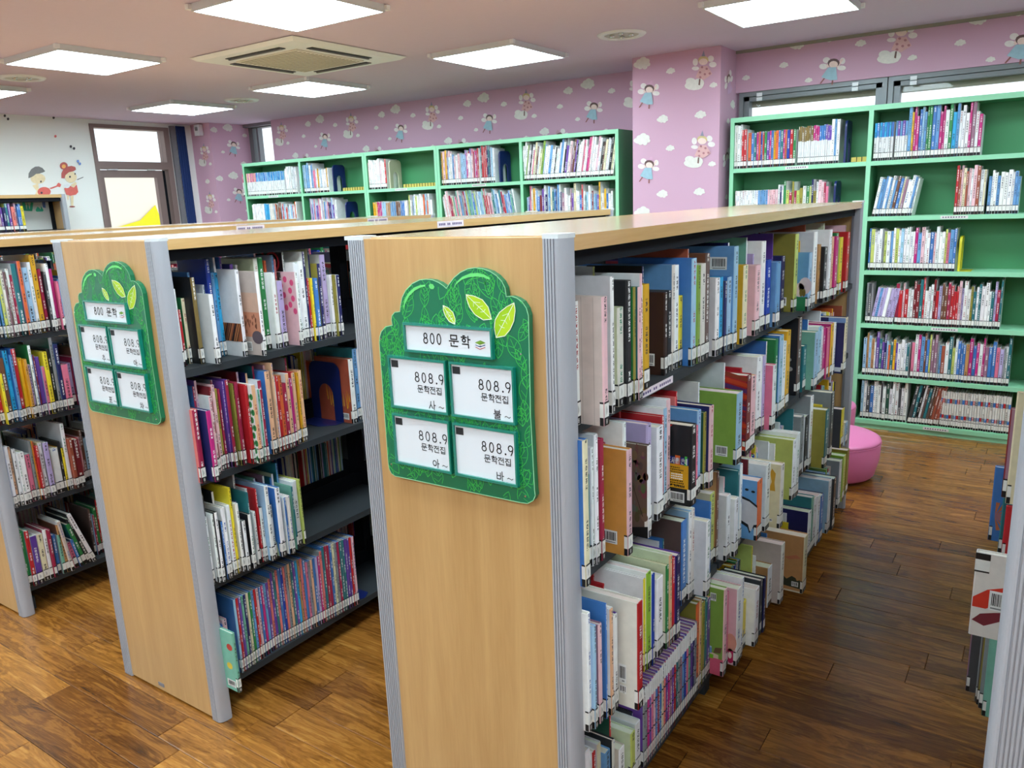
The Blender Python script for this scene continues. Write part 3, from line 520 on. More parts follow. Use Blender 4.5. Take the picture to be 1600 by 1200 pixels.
(2,0,0.2054,0.0141,-0.7926,0.2926,'rb','rb',1, '', 'tall royal blue book between white and sky blue spines, top shelf, second bookcase'),
(2,0,0.2245,0.0099,-0.799,0.2519,'sb','bl',1, '', 'thin sky blue spined blue book between royal blue and cyan spines, top shelf, second bookcase'),
(2,0,0.235,0.0119,-0.799,0.2512,'cy','cy',1, '', 'cyan book between sky blue and white spines, top shelf, second bookcase'),
(2,0,0.2475,0.007,-0.814,0.3,'w','lb',0, '', ''),
(2,0,0.2551,0.0124,-0.7266,0.2589,'w','gw',1, 'hair', 'white book with black and orange strands on its cover, top shelf, second bookcase'),
(2,0,0.2693,0.007,-0.814,0.2935,'vi','bl',0, '', ''),
(2,0,0.2773,0.0114,-0.7775,0.2723,'vi','nv',1, '', 'tall violet spined navy book between two white spines, top shelf, second bookcase'),
(2,0,0.2893,0.0112,-0.6816,0.2512,'w','bg',1, 'sepia', 'beige book with reddish misty landscape cover, top shelf of second bookcase'),
(2,0,0.3066,0.007,-0.7909,0.2679,'w','w',0, '', ''),
(2,0,0.3425,0.0144,-0.7509,0.2835,'ow','lg',1, '', 'tall off-white spined pale green book between white and green spines, top shelf, second bookcase'),
(2,0,0.3609,0.0194,-0.7554,0.2856,'gn','w',1, '', 'tall green spined white book between off-white and white spines, top shelf, second bookcase'),
(2,0,0.3809,0.007,-0.7954,0.2961,'pp','bl',0, '', ''),
(2,0,0.3885,0.0165,-0.7361,0.2372,'w','w',1, '', 'white book between green and lilac spines, top shelf, second bookcase'),
(2,0,0.4056,0.007,-0.781,0.2727,'og','og',0, '', ''),
(2,0,0.4132,0.0212,-0.741,0.2091,'lv','bg',1, '', 'lilac spined beige book between two white spines, top shelf, second bookcase'),
(2,0,0.4351,0.007,-0.781,0.2869,'sb','lb',0, '', ''),
(2,0,0.4427,0.007,-0.781,0.2736,'sa','sa',0, '', ''),
(2,0,0.4503,0.007,-0.773,0.2322,'bk','bk',0, '', ''),
(2,0,0.4579,0.0096,-0.7072,0.233,'w','pp',1, 'petals', 'white book with pink blossom shapes, top shelf of second bookcase'),
(2,0,0.4696,0.007,-0.7725,0.2926,'w','bk',1, 'target', 'black book with red target rings on its cover, top shelf, second bookcase'),
(2,0,0.4776,0.0184,-0.7325,0.2611,'w','w',1, '', 'white book between two white spines, top shelf, second bookcase'),
(2,0,0.5004,0.0186,-0.7371,0.2632,'w','ow',1, '', 'white spined off-white book between white and navy spines, top shelf, second bookcase'),
(2,0,0.5197,0.0087,-0.7352,0.2919,'nv','w',1, '', 'thin navy spined white book between white and blue spines, top shelf, second bookcase'),
(2,0,0.5307,0.0081,-0.7375,0.2056,'re','re',0, '', ''),
(2,0,0.5394,0.0081,-0.73,0.2056,'by','by',0, '', ''),
(2,0,0.5481,0.0164,-0.7248,0.2042,'bl','bl',1, '', 'blue book between two navy spines, top shelf, second bookcase'),
(2,0,0.5651,0.007,-0.7614,0.2979,'nv','lg',0, '', ''),
(2,0,0.5727,0.0125,-0.7294,0.2491,'nv','ol',1, '', 'navy spined olive book between blue and lilac spines, top shelf, second bookcase'),
(2,0,0.6035,0.0227,-0.7491,0.2751,'lv','w',1, '', 'tall lilac spined white book between navy and white spines, top shelf, second bookcase'),
(2,0,0.6268,0.0108,-0.7355,0.207,'w','w',1, '', 'thin white book between lilac and navy spines, top shelf, second bookcase'),
(2,0,0.6382,0.0065,-0.7268,0.2063,'ol','ol',0, '', ''),
(2,0,0.6452,0.013,-0.722,0.2056,'nv','w',1, '', 'navy spined white book last before the gap, top shelf, second bookcase'),
(2,1,0.0306,0.0163,-0.683,0.214,'cr','sa',1, '', 'crimson spined salmon book nearest the grey end post, second shelf, second bookcase'),
(2,1,0.0475,0.007,-0.739,0.2593,'pe','w',0, '', ''),
(2,1,0.0551,0.015,-0.6566,0.2084,'ma','nv',1, '', 'magenta spined navy book between crimson and pale pink spines, second shelf, second bookcase'),
(2,1,0.0894,0.007,-0.759,0.261,'cr','bl',0, '', ''),
(2,1,0.097,0.007,-0.759,0.2763,'pp','vi',0, '', ''),
(2,1,0.1046,0.0086,-0.7101,0.233,'pp','w',1, '', 'thin pale pink spined white book between magenta and dark red spines, second shelf, second bookcase'),
(2,1,0.1147,0.0063,-0.7176,0.2575,'dr','dr',1, '', 'thin dark red book between two pale pink spines, second shelf, second bookcase'),
(2,1,0.1273,0.0106,-0.7256,0.2589,'pp','pp',1, '', 'thin pale pink book between dark red and olive spines, second shelf, second bookcase'),
(2,1,0.139,0.0086,-0.7296,0.2449,'ol','ye',1, '', 'thin olive spined golden yellow book between pale pink and crimson spines, second shelf, second bookcase'),
(2,1,0.1482,0.0069,-0.7276,0.2435,'cr','cr',1, '', 'thin crimson book between olive and violet spines, second shelf, second bookcase'),
(2,1,0.1557,0.007,-0.7676,0.2651,'cr','gr',0, '', ''),
(2,1,0.1633,0.0055,-0.7264,0.2632,'vi','vi',1, '', 'thin violet book between two crimson spines, second shelf, second bookcase'),
(2,1,0.1694,0.0106,-0.718,0.2667,'cr','pu',1, '', 'thin crimson spined purple book between violet and olive spines, second shelf, second bookcase'),
(2,1,0.1806,0.007,-0.759,0.2675,'pp','pp',0, '', ''),
(2,1,0.1882,0.0057,-0.7142,0.2519,'ol','ol',1, '', 'thin olive book between two crimson spines, second shelf, second bookcase'),
(2,1,0.1945,0.0115,-0.7099,0.2547,'cr','cr',1, '', 'crimson book between olive and red spines, second shelf, second bookcase'),
(2,1,0.2066,0.007,-0.759,0.2553,'pk','yg',0, '', ''),
(2,1,0.2142,0.0116,-0.6923,0.2442,'re','re',1, '', 'red book between crimson and peach spines, second shelf, second bookcase'),
(2,1,0.2264,0.0134,-0.6747,0.2428,'pe','w',1, 'leaves', 'white book with green leaf pattern and peach spine, second shelf, second bookcase'),
(2,1,0.2404,0.007,-0.759,0.2724,'pp','dr',0, '', ''),
(2,1,0.248,0.0068,-0.6791,0.2253,'mi','w',1, '', 'thin mint green spined white book between peach and crimson spines, second shelf, second bookcase'),
(2,1,0.2554,0.0085,-0.676,0.2232,'cr','w',1, '', 'thin crimson spined white book between mint green and crimson spines, second shelf, second bookcase'),
(2,1,0.2646,0.007,-0.749,0.2649,'pe','nv',0, '', ''),
(2,1,0.2722,0.0128,-0.704,0.2442,'cr','gw',1, '', 'crimson spined pale grey book between crimson and peach spines, second shelf, second bookcase'),
(2,1,0.2987,0.007,-0.759,0.2796,'cr','te',0, '', ''),
(2,1,0.3067,0.0169,-0.7115,0.2653,'pe','bl',1, '', 'peach spined blue book between crimson and peach spines, second shelf, second bookcase'),
(2,1,0.3242,0.007,-0.739,0.279,'pp','mv',0, '', ''),
(2,1,0.3318,0.0073,-0.7119,0.2863,'pe','pe',1, '', 'thin peach book between peach and red spines, second shelf, second bookcase'),
(2,1,0.3397,0.0056,-0.716,0.2435,'w','pu',0, '', ''),
(2,1,0.3459,0.0103,-0.7138,0.2414,'re','re',1, '', 'thin red book between peach and orange spines, second shelf, second bookcase'),
(2,1,0.3578,0.0125,-0.7152,0.2407,'og','tn',1, '', 'orange spined tan book between red and crimson spines, second shelf, second bookcase'),
(2,1,0.3712,0.0151,-0.7155,0.2126,'cr','cr',1, '', 'crimson book between orange and peach spines, second shelf, second bookcase'),
(2,1,0.3871,0.0127,-0.7159,0.2407,'pe','w',1, '', 'peach spined white book between crimson and peach spines, second shelf, second bookcase'),
(2,1,0.4023,0.0103,-0.7183,0.2211,'ma','lv',0, '', ''),
(2,1,0.4199,0.013,-0.7262,0.2372,'pe','re',1, '', 'peach spined red book between peach and golden yellow spines, second shelf, second bookcase'),
(2,1,0.4335,0.007,-0.7686,0.2788,'cr','gr',0, '', ''),
(2,1,0.4411,0.0079,-0.7286,0.2323,'ye','ye',1, '', 'thin golden yellow book between two peach spines, second shelf, second bookcase'),
(2,1,0.4495,0.014,-0.73,0.2372,'pe','pe',1, '', 'peach book between golden yellow and white spines, second shelf, second bookcase'),
(2,1,0.6783,0.0214,-0.736,0.2309,'w','ru',1, 'fire', 'rust red book with yellow grass flames behind navy bookend, second shelf, second bookcase'),
(2,1,0.7111,0.0187,-0.7467,0.2611,'sb','te',1, '', 'sky blue spined teal book between two white spines, second shelf, second bookcase'),
(2,1,0.7304,0.0184,-0.7462,0.2575,'w','sb',1, '', 'white spined sky blue book last before the gap, second shelf, second bookcase'),
(2,2,0.0362,0.0144,-0.7129,0.2105,'w','w',1, '', 'white book nearest the grey end post, third shelf, second bookcase'),
(2,2,0.0512,0.007,-0.729,0.2613,'dg','gw',0, '', ''),
(2,2,0.0588,0.0078,-0.7063,0.2147,'w','w',1, '', 'thin white book between two white spines, third shelf, second bookcase'),
(2,2,0.0671,0.0094,-0.7004,0.2189,'w','bk',1, '', 'thin white spined black book between two white spines, third shelf, second bookcase'),
(2,2,0.0771,0.007,-0.769,0.2588,'bn','or_',0, '', ''),
(2,2,0.0847,0.0063,-0.7025,0.1839,'bl','dg',0, '', ''),
(2,2,0.0916,0.0127,-0.7029,0.2232,'w','w',1, '', 'white book between two white spines, third shelf, second bookcase'),
(2,2,0.1049,0.007,-0.759,0.2598,'w','bk',0, '', ''),
(2,2,0.1125,0.0129,-0.707,0.2225,'w','w',1, '', 'white book between white and bright yellow spines, third shelf, second bookcase'),
(2,2,0.126,0.0082,-0.7065,0.2737,'by','by',1, '', 'thin bright yellow book between two white spines, third shelf, second bookcase'),
(2,2,0.1348,0.007,-0.759,0.2618,'pk','pk',0, '', ''),
(2,2,0.1424,0.0099,-0.7042,0.2182,'w','w',1, '', 'thin white book between bright yellow and white spines, third shelf, second bookcase'),
(2,2,0.1528,0.0116,-0.6964,0.1607,'w','dg',1, '', 'small white spined charcoal book, eighth from the grey end post, third shelf, second bookcase'),
(2,2,0.165,0.007,-0.739,0.2112,'lv','nv',0, '', ''),
(2,2,0.1726,0.01,-0.6923,0.1754,'w','bk',1, '', 'thin white spined black book between white and teal spines, third shelf, second bookcase'),
(2,2,0.1833,0.0059,-0.7021,0.2407,'te','te',1, '', 'thin teal book between white and red spines, third shelf, second bookcase'),
(2,2,0.1898,0.007,-0.769,0.2844,'w','gr',0, '', ''),
(2,2,0.1974,0.0094,-0.7015,0.1733,'w','w',0, '', ''),
(2,2,0.2074,0.007,-0.739,0.2378,'w','w',0, '', ''),
(2,2,0.215,0.0069,-0.7041,0.2407,'re','re',1, '', 'thin red book between teal and white spines, third shelf, second bookcase'),
(2,2,0.2224,0.0121,-0.7017,0.1768,'w','bk',1, '', 'small white spined black book between red and white spines, third shelf, second bookcase'),
(2,2,0.2352,0.014,-0.683,0.2477,'w','lb',1, '', 'white spined light blue book between two white spines, third shelf, second bookcase'),
(2,2,0.2498,0.0125,-0.6917,0.1782,'w','dg',1, '', 'small white spined charcoal book, fourteenth from the grey end post, third shelf, second bookcase'),
(2,2,0.2629,0.007,-0.769,0.2484,'w','mi',0, '', ''),
(2,2,0.2705,0.0183,-0.6794,0.2281,'w','bl',1, 'bluegreen', 'blue book with pale green lower corner, third shelf of second bookcase'),
(2,2,0.2894,0.007,-0.759,0.2503,'w','mv',0, '', ''),
(2,2,0.297,0.0074,-0.675,0.1909,'bl','w',0, '', ''),
(2,2,0.305,0.0111,-0.6696,0.193,'ow','ow',1, '', 'off-white book between two white spines, third shelf, second bookcase'),
(2,2,0.3167,0.007,-0.759,0.2356,'bl','te',0, '', ''),
(2,2,0.3243,0.007,-0.759,0.2453,'w','lg',0, '', ''),
(2,2,0.3319,0.0075,-0.6792,0.214,'te','mi',0, '', ''),
(2,2,0.3452,0.007,-0.759,0.2761,'sb','te',0, '', ''),
(2,2,0.3532,0.0206,-0.7009,0.2196,'w','w',1, '', 'white book last before the gap, third shelf, second bookcase'),
(2,2,0.3744,0.0078,-0.6935,0.2218,'yg','yg',0, '', ''),
(2,3,0.0306,0.0106,-0.639,0.1951,'mi','mi',1, 'mint', 'mint book with red and yellow leaves jutting from bottom shelf, second bookcase'),
(2,3,0.1019,0.0083,-0.7178,0.2491,'lb','bl',1, '', 'thin light blue spined blue book between mint green and red spines, bottom shelf, second bookcase'),
(2,3,0.1117,0.0083,-0.719,0.2484,'re','gr',1, '', 'thin red spined grey book between light blue and violet spines, bottom shelf, second bookcase'),
(2,3,0.1216,0.0084,-0.7201,0.2477,'vi','gr',1, '', 'thin violet spined grey book between red and mint green spines, bottom shelf, second bookcase'),
(2,3,0.1316,0.0085,-0.7213,0.247,'mi','bl',1, '', 'thin mint green spined blue book between violet and navy spines, bottom shelf, second bookcase'),
(2,3,0.1416,0.0085,-0.7224,0.2463,'nv','gr',1, '', 'thin navy spined grey book between mint green and cream spines, bottom shelf, second bookcase'),
(2,3,0.1517,0.0086,-0.7236,0.2456,'cm','gr',1, '', 'thin cream spined grey book between navy and green spines, bottom shelf, second bookcase'),
(2,3,0.1619,0.0086,-0.7248,0.2449,'gn','bl',1, '', 'thin green spined blue book between cream and sky blue spines, bottom shelf, second bookcase'),
(2,3,0.1721,0.0087,-0.726,0.2442,'sb','gr',1, '', 'thin sky blue spined grey book between green and salmon spines, bottom shelf, second bookcase'),
(2,3,0.1824,0.0088,-0.7272,0.2435,'re','gr',0, '', ''),
(2,3,0.1928,0.0088,-0.7284,0.2428,'pp','bl',0, '', ''),
(2,3,0.2033,0.0089,-0.7296,0.2421,'bl','gr',0, '', ''),
(2,3,0.2138,0.009,-0.7308,0.2414,'ma','gr',0, '', ''),
(2,3,0.2244,0.009,-0.732,0.2407,'sb','bl',0, '', ''),
(2,3,0.2351,0.0091,-0.7333,0.2414,'vi','gr',0, '', ''),
(2,3,0.2459,0.0091,-0.7345,0.2484,'sa','gr',1, '', 'thin salmon spined grey book between sky blue and purple spines, bottom shelf, second bookcase'),
(2,3,0.2557,0.0091,-0.7343,0.266,'pu','bl',1, '', 'thin purple spined blue book between salmon and teal spines, bottom shelf, second bookcase'),
(2,3,0.2653,0.0088,-0.7336,0.2667,'te','gr',1, '', 'thin teal spined grey book between purple and salmon spines, bottom shelf, second bookcase'),
(2,3,0.2747,0.0088,-0.733,0.2674,'sa','gr',1, '', 'thin salmon spined grey book between teal and blue spines, bottom shelf, second bookcase'),
(2,3,0.2841,0.0089,-0.7324,0.2674,'bl','bl',1, '', 'thin blue book between salmon and royal blue spines, bottom shelf, second bookcase'),
(2,3,0.2936,0.0089,-0.7317,0.2681,'rb','gr',1, '', 'thin royal blue spined grey book between blue and salmon spines, bottom shelf, second bookcase'),
(2,3,0.3032,0.009,-0.7311,0.2681,'sa','gr',1, '', 'thin salmon spined grey book between royal blue and grey spines, bottom shelf, second bookcase'),
(2,3,0.3128,0.0091,-0.7304,0.2688,'gr','bl',1, '', 'thin grey spined blue book between salmon and peach spines, bottom shelf, second bookcase'),
(2,3,0.3224,0.0091,-0.7297,0.2695,'pe','gr',1, '', 'thin peach spined grey book between grey and teal spines, bottom shelf, second bookcase'),
(2,3,0.3322,0.0092,-0.7291,0.2695,'te','gr',1, '', 'thin teal spined grey book between peach and violet spines, bottom shelf, second bookcase'),
(2,3,0.3419,0.0092,-0.7284,0.2695,'vi','bl',1, '', 'thin violet spined blue book between teal and cyan spines, bottom shelf, second bookcase'),
(2,3,0.3517,0.0093,-0.7278,0.2695,'cy','gr',1, '', 'thin cyan spined grey book between violet and tan spines, bottom shelf, second bookcase'),
(2,3,0.3616,0.0093,-0.7271,0.2688,'tn','gr',1, '', 'thin tan spined grey book between cyan and salmon spines, bottom shelf, second bookcase'),
(2,3,0.3715,0.0094,-0.7264,0.2688,'sa','bl',1, '', 'thin salmon spined blue book between tan and blue spines, bottom shelf, second bookcase'),
(2,3,0.3815,0.0094,-0.7257,0.2582,'bl','gr',1, '', 'thin blue spined grey book between two salmon spines, bottom shelf, second bookcase'),
(2,3,0.3916,0.0095,-0.725,0.247,'pk','gr',0, '', ''),
(2,3,0.4017,0.0096,-0.7243,0.247,'gr','bl',0, '', ''),
(2,3,0.4119,0.0096,-0.7237,0.2477,'pe','gr',0, '', ''),
(2,3,0.4221,0.0097,-0.723,0.2484,'bl','gr',0, '', ''),
(2,3,0.4324,0.0097,-0.7223,0.2484,'lv','bl',0, '', ''),
(2,3,0.4427,0.0098,-0.7216,0.2491,'ma','gr',0, '', ''),
(2,3,0.4531,0.0099,-0.7208,0.2625,'sa','gr',1, '', 'thin salmon spined grey book between blue and teal spines, bottom shelf, second bookcase'),
(2,3,0.4636,0.0099,-0.7201,0.2737,'te','bl',1, '', 'thin teal spined blue book between salmon and crimson spines, bottom shelf, second bookcase'),
(2,3,0.4741,0.01,-0.7194,0.273,'cr','gr',1, '', 'thin crimson spined grey book between teal and crimson spines, bottom shelf, second bookcase'),
(2,3,0.4847,0.0101,-0.7187,0.2716,'cr','gr',1, '', 'thin crimson spined grey book between crimson and blue spines, bottom shelf, second bookcase'),
(2,3,0.4953,0.0101,-0.718,0.2709,'bl','bl',1, '', 'thin blue book between crimson and cream spines, bottom shelf, second bookcase'),
(2,3,0.506,0.0102,-0.7172,0.2702,'cm','gr',1, '', 'thin cream spined grey book between blue and grey spines, bottom shelf, second bookcase'),
(2,3,0.5168,0.0102,-0.7165,0.2688,'gr','gr',1, '', 'thin grey book between cream and crimson spines, bottom shelf, second bookcase'),
(2,3,0.5277,0.0103,-0.7158,0.2681,'cr','bl',1, '', 'thin crimson spined blue book between grey and teal spines, bottom shelf, second bookcase'),
(2,3,0.5386,0.0104,-0.715,0.2674,'te','gr',1, '', 'thin teal spined grey book last before the gap, bottom shelf, second bookcase'),
(2,3,0.5495,0.0104,-0.7143,0.2667,'te','gr',0, '', ''),
(2,3,0.5606,0.0105,-0.7135,0.2653,'pu','bl',0, '', ''),
(2,3,0.5717,0.0106,-0.7128,0.2646,'pu','gr',0, '', ''),
(2,3,0.5829,0.0106,-0.712,0.2639,'re','gr',0, '', ''),
(2,3,0.5941,0.0107,-0.7112,0.2625,'pp','bl',0, '', ''),
(1,0,0.0876,0.0126,-1.938,0.2589,'w','w',1, '', 'white book nearest the grey end post, top shelf, left-edge bookcase'),
(1,0,0.1066,0.0149,-1.953,0.2456,'bl','bl',1, '', 'blue book between white and sky blue spines, top shelf, left-edge bookcase'),
(1,0,0.1222,0.008,-1.947,0.2449,'sb','te',1, '', 'thin sky blue spined teal book between blue and yellow-green spines, top shelf, left-edge bookcase'),
(1,0,0.1308,0.0111,-1.944,0.2554,'yg','lm',1, '', 'yellow-green spined grass green book between sky blue and off-white spines, top shelf, left-edge bookcase'),
(1,0,0.1434,0.0109,-1.947,0.2498,'ow','w',1, '', 'thin off-white spined white book between yellow-green and white spines, top shelf, left-edge bookcase'),
(1,0,0.1549,0.0066,-1.941,0.2421,'st','mv',0, '', ''),
(1,0,0.1621,0.011,-1.944,0.2526,'w','gw',1, '', 'white spined pale grey book between off-white and teal spines, top shelf, left-edge bookcase'),
(1,0,0.1745,0.0089,-1.947,0.2281,'cr','re',0, '', ''),
(1,0,0.184,0.0184,-1.944,0.2688,'te','w',1, '', 'teal spined white book between white and orange spines, top shelf, left-edge bookcase'),
(1,0,0.203,0.0118,-1.935,0.2772,'og','mv',1, '', 'tall orange spined mauve book between teal and light blue spines, top shelf, left-edge bookcase'),
(1,0,0.2201,0.0205,-1.947,0.2512,'lb','w',1, '', 'light blue spined white book between orange and white spines, top shelf, left-edge bookcase'),
(1,0,0.2412,0.0121,-1.944,0.2695,'w','w',1, '', 'white book between light blue and golden yellow spines, top shelf, left-edge bookcase'),
(1,0,0.2549,0.0186,-1.947,0.2961,'ye','ye',1, '', 'tall golden yellow book between white and crimson spines, top shelf, left-edge bookcase'),
(1,0,0.2765,0.0141,-1.953,0.2414,'cr','bk',1, '', 'crimson spined black book between golden yellow and white spines, top shelf, left-edge bookcase'),
(1,0,0.2912,0.0088,-1.938,0.2295,'dg','bk',0, '', ''),
(1,0,0.3006,0.0106,-1.935,0.2596,'w','w',1, '', 'thin white book between crimson and magenta spines, top shelf, left-edge bookcase'),
(1,0,0.3173,0.0144,-1.953,0.2379,'ma','bk',1, '', 'magenta spined black book last before the gap, top shelf, left-edge bookcase'),
(1,0,0.3323,0.009,-1.938,0.1888,'pk','pk',0, '', ''),
(1,1,0.035,0.0168,-1.944,0.1867,'re','re',1, '', 'red book nearest the grey end post, second shelf, left-edge bookcase'),
(1,1,0.056,0.0171,-1.953,0.1811,'re','og',1, '', 'red spined orange book between red and brown spines, second shelf, left-edge bookcase'),
(1,1,0.0737,0.0096,-1.935,0.1937,'by','by',0, '', ''),
(1,1,0.0839,0.0168,-1.944,0.2491,'br','br',1, '', 'brown book between red and cyan spines, second shelf, left-edge bookcase'),
(1,1,0.1038,0.0153,-1.95,0.2744,'cy','bl',1, '', 'tall cyan spined blue book between brown and sky blue spines, second shelf, left-edge bookcase'),
(1,1,0.1197,0.0099,-1.935,0.2568,'sb','bl',1, '', 'thin sky blue spined blue book between cyan and red spines, second shelf, left-edge bookcase'),
(1,1,0.1308,0.0155,-1.944,0.2772,'re','bl',1, '', 'tall red spined blue book between sky blue and golden yellow spines, second shelf, left-edge bookcase'),
(1,1,0.1507,0.0157,-1.953,0.2365,'ye','by',1, '', 'golden yellow spined bright yellow book between red and amber spines, second shelf, left-edge bookcase'),
(1,1,0.167,0.0101,-1.938,0.2309,'or_','ye',1, '', 'thin amber spined golden yellow book between golden yellow and white spines, second shelf, left-edge bookcase'),
(1,1,0.1784,0.0114,-1.947,0.207,'lv','pp',0, '', ''),
(1,1,0.1904,0.0099,-1.944,0.28,'w','gn',1, '', 'thin white spined green book between amber and violet spines, second shelf, left-edge bookcase'),
(1,1,0.2009,0.0055,-1.941,0.2414,'dr','bl',0, '', ''),
(1,1,0.2105,0.0163,-1.95,0.2302,'vi','lv',1, '', 'violet spined lilac book between white and bright yellow spines, second shelf, left-edge bookcase'),
(1,1,0.2274,0.0112,-1.944,0.1902,'pk','lb',0, '', ''),
(1,1,0.2392,0.0164,-1.944,0.2456,'by','by',1, '', 'bright yellow book between violet and black spines, second shelf, left-edge bookcase'),
(1,1,0.2602,0.0119,-1.953,0.254,'bk','bk',1, '', 'black book between bright yellow and grey spines, second shelf, left-edge bookcase'),
(1,1,0.2728,0.0128,-1.95,0.2954,'gr','dgn',1, '', 'tall grey spined dark green book between black and navy spines, second shelf, left-edge bookcase'),
(1,1,0.2862,0.0154,-1.947,0.2674,'nv','bl',1, '', 'navy spined blue book between grey and pink spines, second shelf, left-edge bookcase'),
(1,1,0.3023,0.0244,-1.947,0.1818,'pk','pk',1, '', 'pink book last before the gap, second shelf, left-edge bookcase'),
(1,2,0.0306,0.0127,-1.941,0.2505,'bl','bl',1, '', 'blue book nearest the grey end post, third shelf, left-edge bookcase'),
(1,2,0.0439,0.0128,-1.941,0.2428,'w','w',1, '', 'white book between blue and peach spines, third shelf, left-edge bookcase'),
(1,2,0.0574,0.0114,-1.953,0.2372,'pe','w',1, '', 'peach spined white book between two white spines, third shelf, left-edge bookcase'),
(1,2,0.0694,0.0115,-1.944,0.2267,'w','gr',1, '', 'white spined grey book between peach and white spines, third shelf, left-edge bookcase'),
(1,2,0.0814,0.0099,-1.938,0.2063,'w','w',0, '', ''),
(1,2,0.0919,0.0167,-1.941,0.2077,'w','w',1, '', 'white book between white and pink spines, third shelf, left-edge bookcase'),
(1,2,0.113,0.0181,-1.95,0.1909,'pk','w',1, '', 'pink spined white book between white and grey spines, third shelf, left-edge bookcase'),
(1,2,0.1317,0.0104,-1.947,0.2393,'gr','gr',1, '', 'thin grey book between pink and red spines, third shelf, left-edge bookcase'),
(1,2,0.1427,0.0055,-1.944,0.2372,'og','ye',0, '', ''),
(1,2,0.1488,0.0103,-1.935,0.2161,'re','re',1, '', 'thin red book between grey and white spines, third shelf, left-edge bookcase'),
(1,2,0.1647,0.0139,-1.947,0.2239,'w','cm',1, '', 'white spined cream book between red and lilac spines, third shelf, left-edge bookcase'),
(1,2,0.1792,0.02,-1.938,0.2211,'lv','gr',1, '', 'lilac spined grey book between two white spines, third shelf, left-edge bookcase'),
(1,2,0.2073,0.031,-1.953,0.1874,'w','ye',1, '', 'white spined golden yellow book between lilac and white spines, third shelf, left-edge bookcase'),
(1,2,0.2395,0.0096,-1.953,0.2077,'bk','bk',0, '', ''),
(1,2,0.2497,0.0096,-1.953,0.1782,'by','bk',0, '', ''),
(1,2,0.2601,0.0146,-1.953,0.2758,'w','gw',1, '', 'tall white spined pale grey book between white and rust brown spines, third shelf, left-edge bookcase'),
(1,2,0.2753,0.0147,-1.938,0.2112,'ru','ru',1, '', 'rust brown book between white and dark red spines, third shelf, left-edge bookcase'),
(1,2,0.2924,0.0249,-1.944,0.2028,'dr','re',1, '', 'dark red spined red book last before the gap, third shelf, left-edge bookcase'),
(1,3,0.0306,0.0241,-1.947,0.2295,'gn','gn',1, '', 'green book nearest the grey end post, bottom shelf, left-edge bookcase'),
(1,3,0.0553,0.0157,-1.938,0.2288,'re','mi',1, '', 'red spined mint green book between green and purple spines, bottom shelf, left-edge bookcase'),
(1,3,0.0729,0.0226,-1.938,0.1993,'pu','w',1, '', 'purple spined white book between red and cream spines, bottom shelf, left-edge bookcase'),
(1,3,0.0999,0.0207,-1.944,0.1958,'cm','w',1, '', 'cream spined white book between purple and black spines, bottom shelf, left-edge bookcase'),
(1,3,0.1222,0.0139,-1.944,0.207,'w','cr',0, '', ''),
(1,3,0.1367,0.0122,-1.938,0.2035,'cr','cr',0, '', ''),
(1,3,0.1565,0.0142,-1.953,0.1698,'bl','bl',0, '', ''),
(1,3,0.1713,0.0148,-1.941,0.1677,'mi','gr',0, '', ''),
(1,3,0.1875,0.0144,-1.941,0.2098,'tn','br',0, '', ''),
(1,3,0.2025,0.0125,-1.935,0.2232,'bg','w',0, '', ''),
(1,3,0.2244,0.0172,-1.953,0.1172,'pk','w',0, '', ''),
(1,3,0.2422,0.0115,-1.944,0.1284,'bl','nv',0, '', ''),
(1,3,0.2592,0.0175,-1.953,0.1965,'gn','te',0, '', ''),
(1,3,0.2782,0.0177,-1.953,0.2232,'bk','bk',1, '', 'black book between cream and white spines, bottom shelf, left-edge bookcase'),
(1,3,0.2965,0.0159,-1.947,0.247,'w','bk',1, '', 'white spined black book last before the gap, bottom shelf, left-edge bookcase'),
]
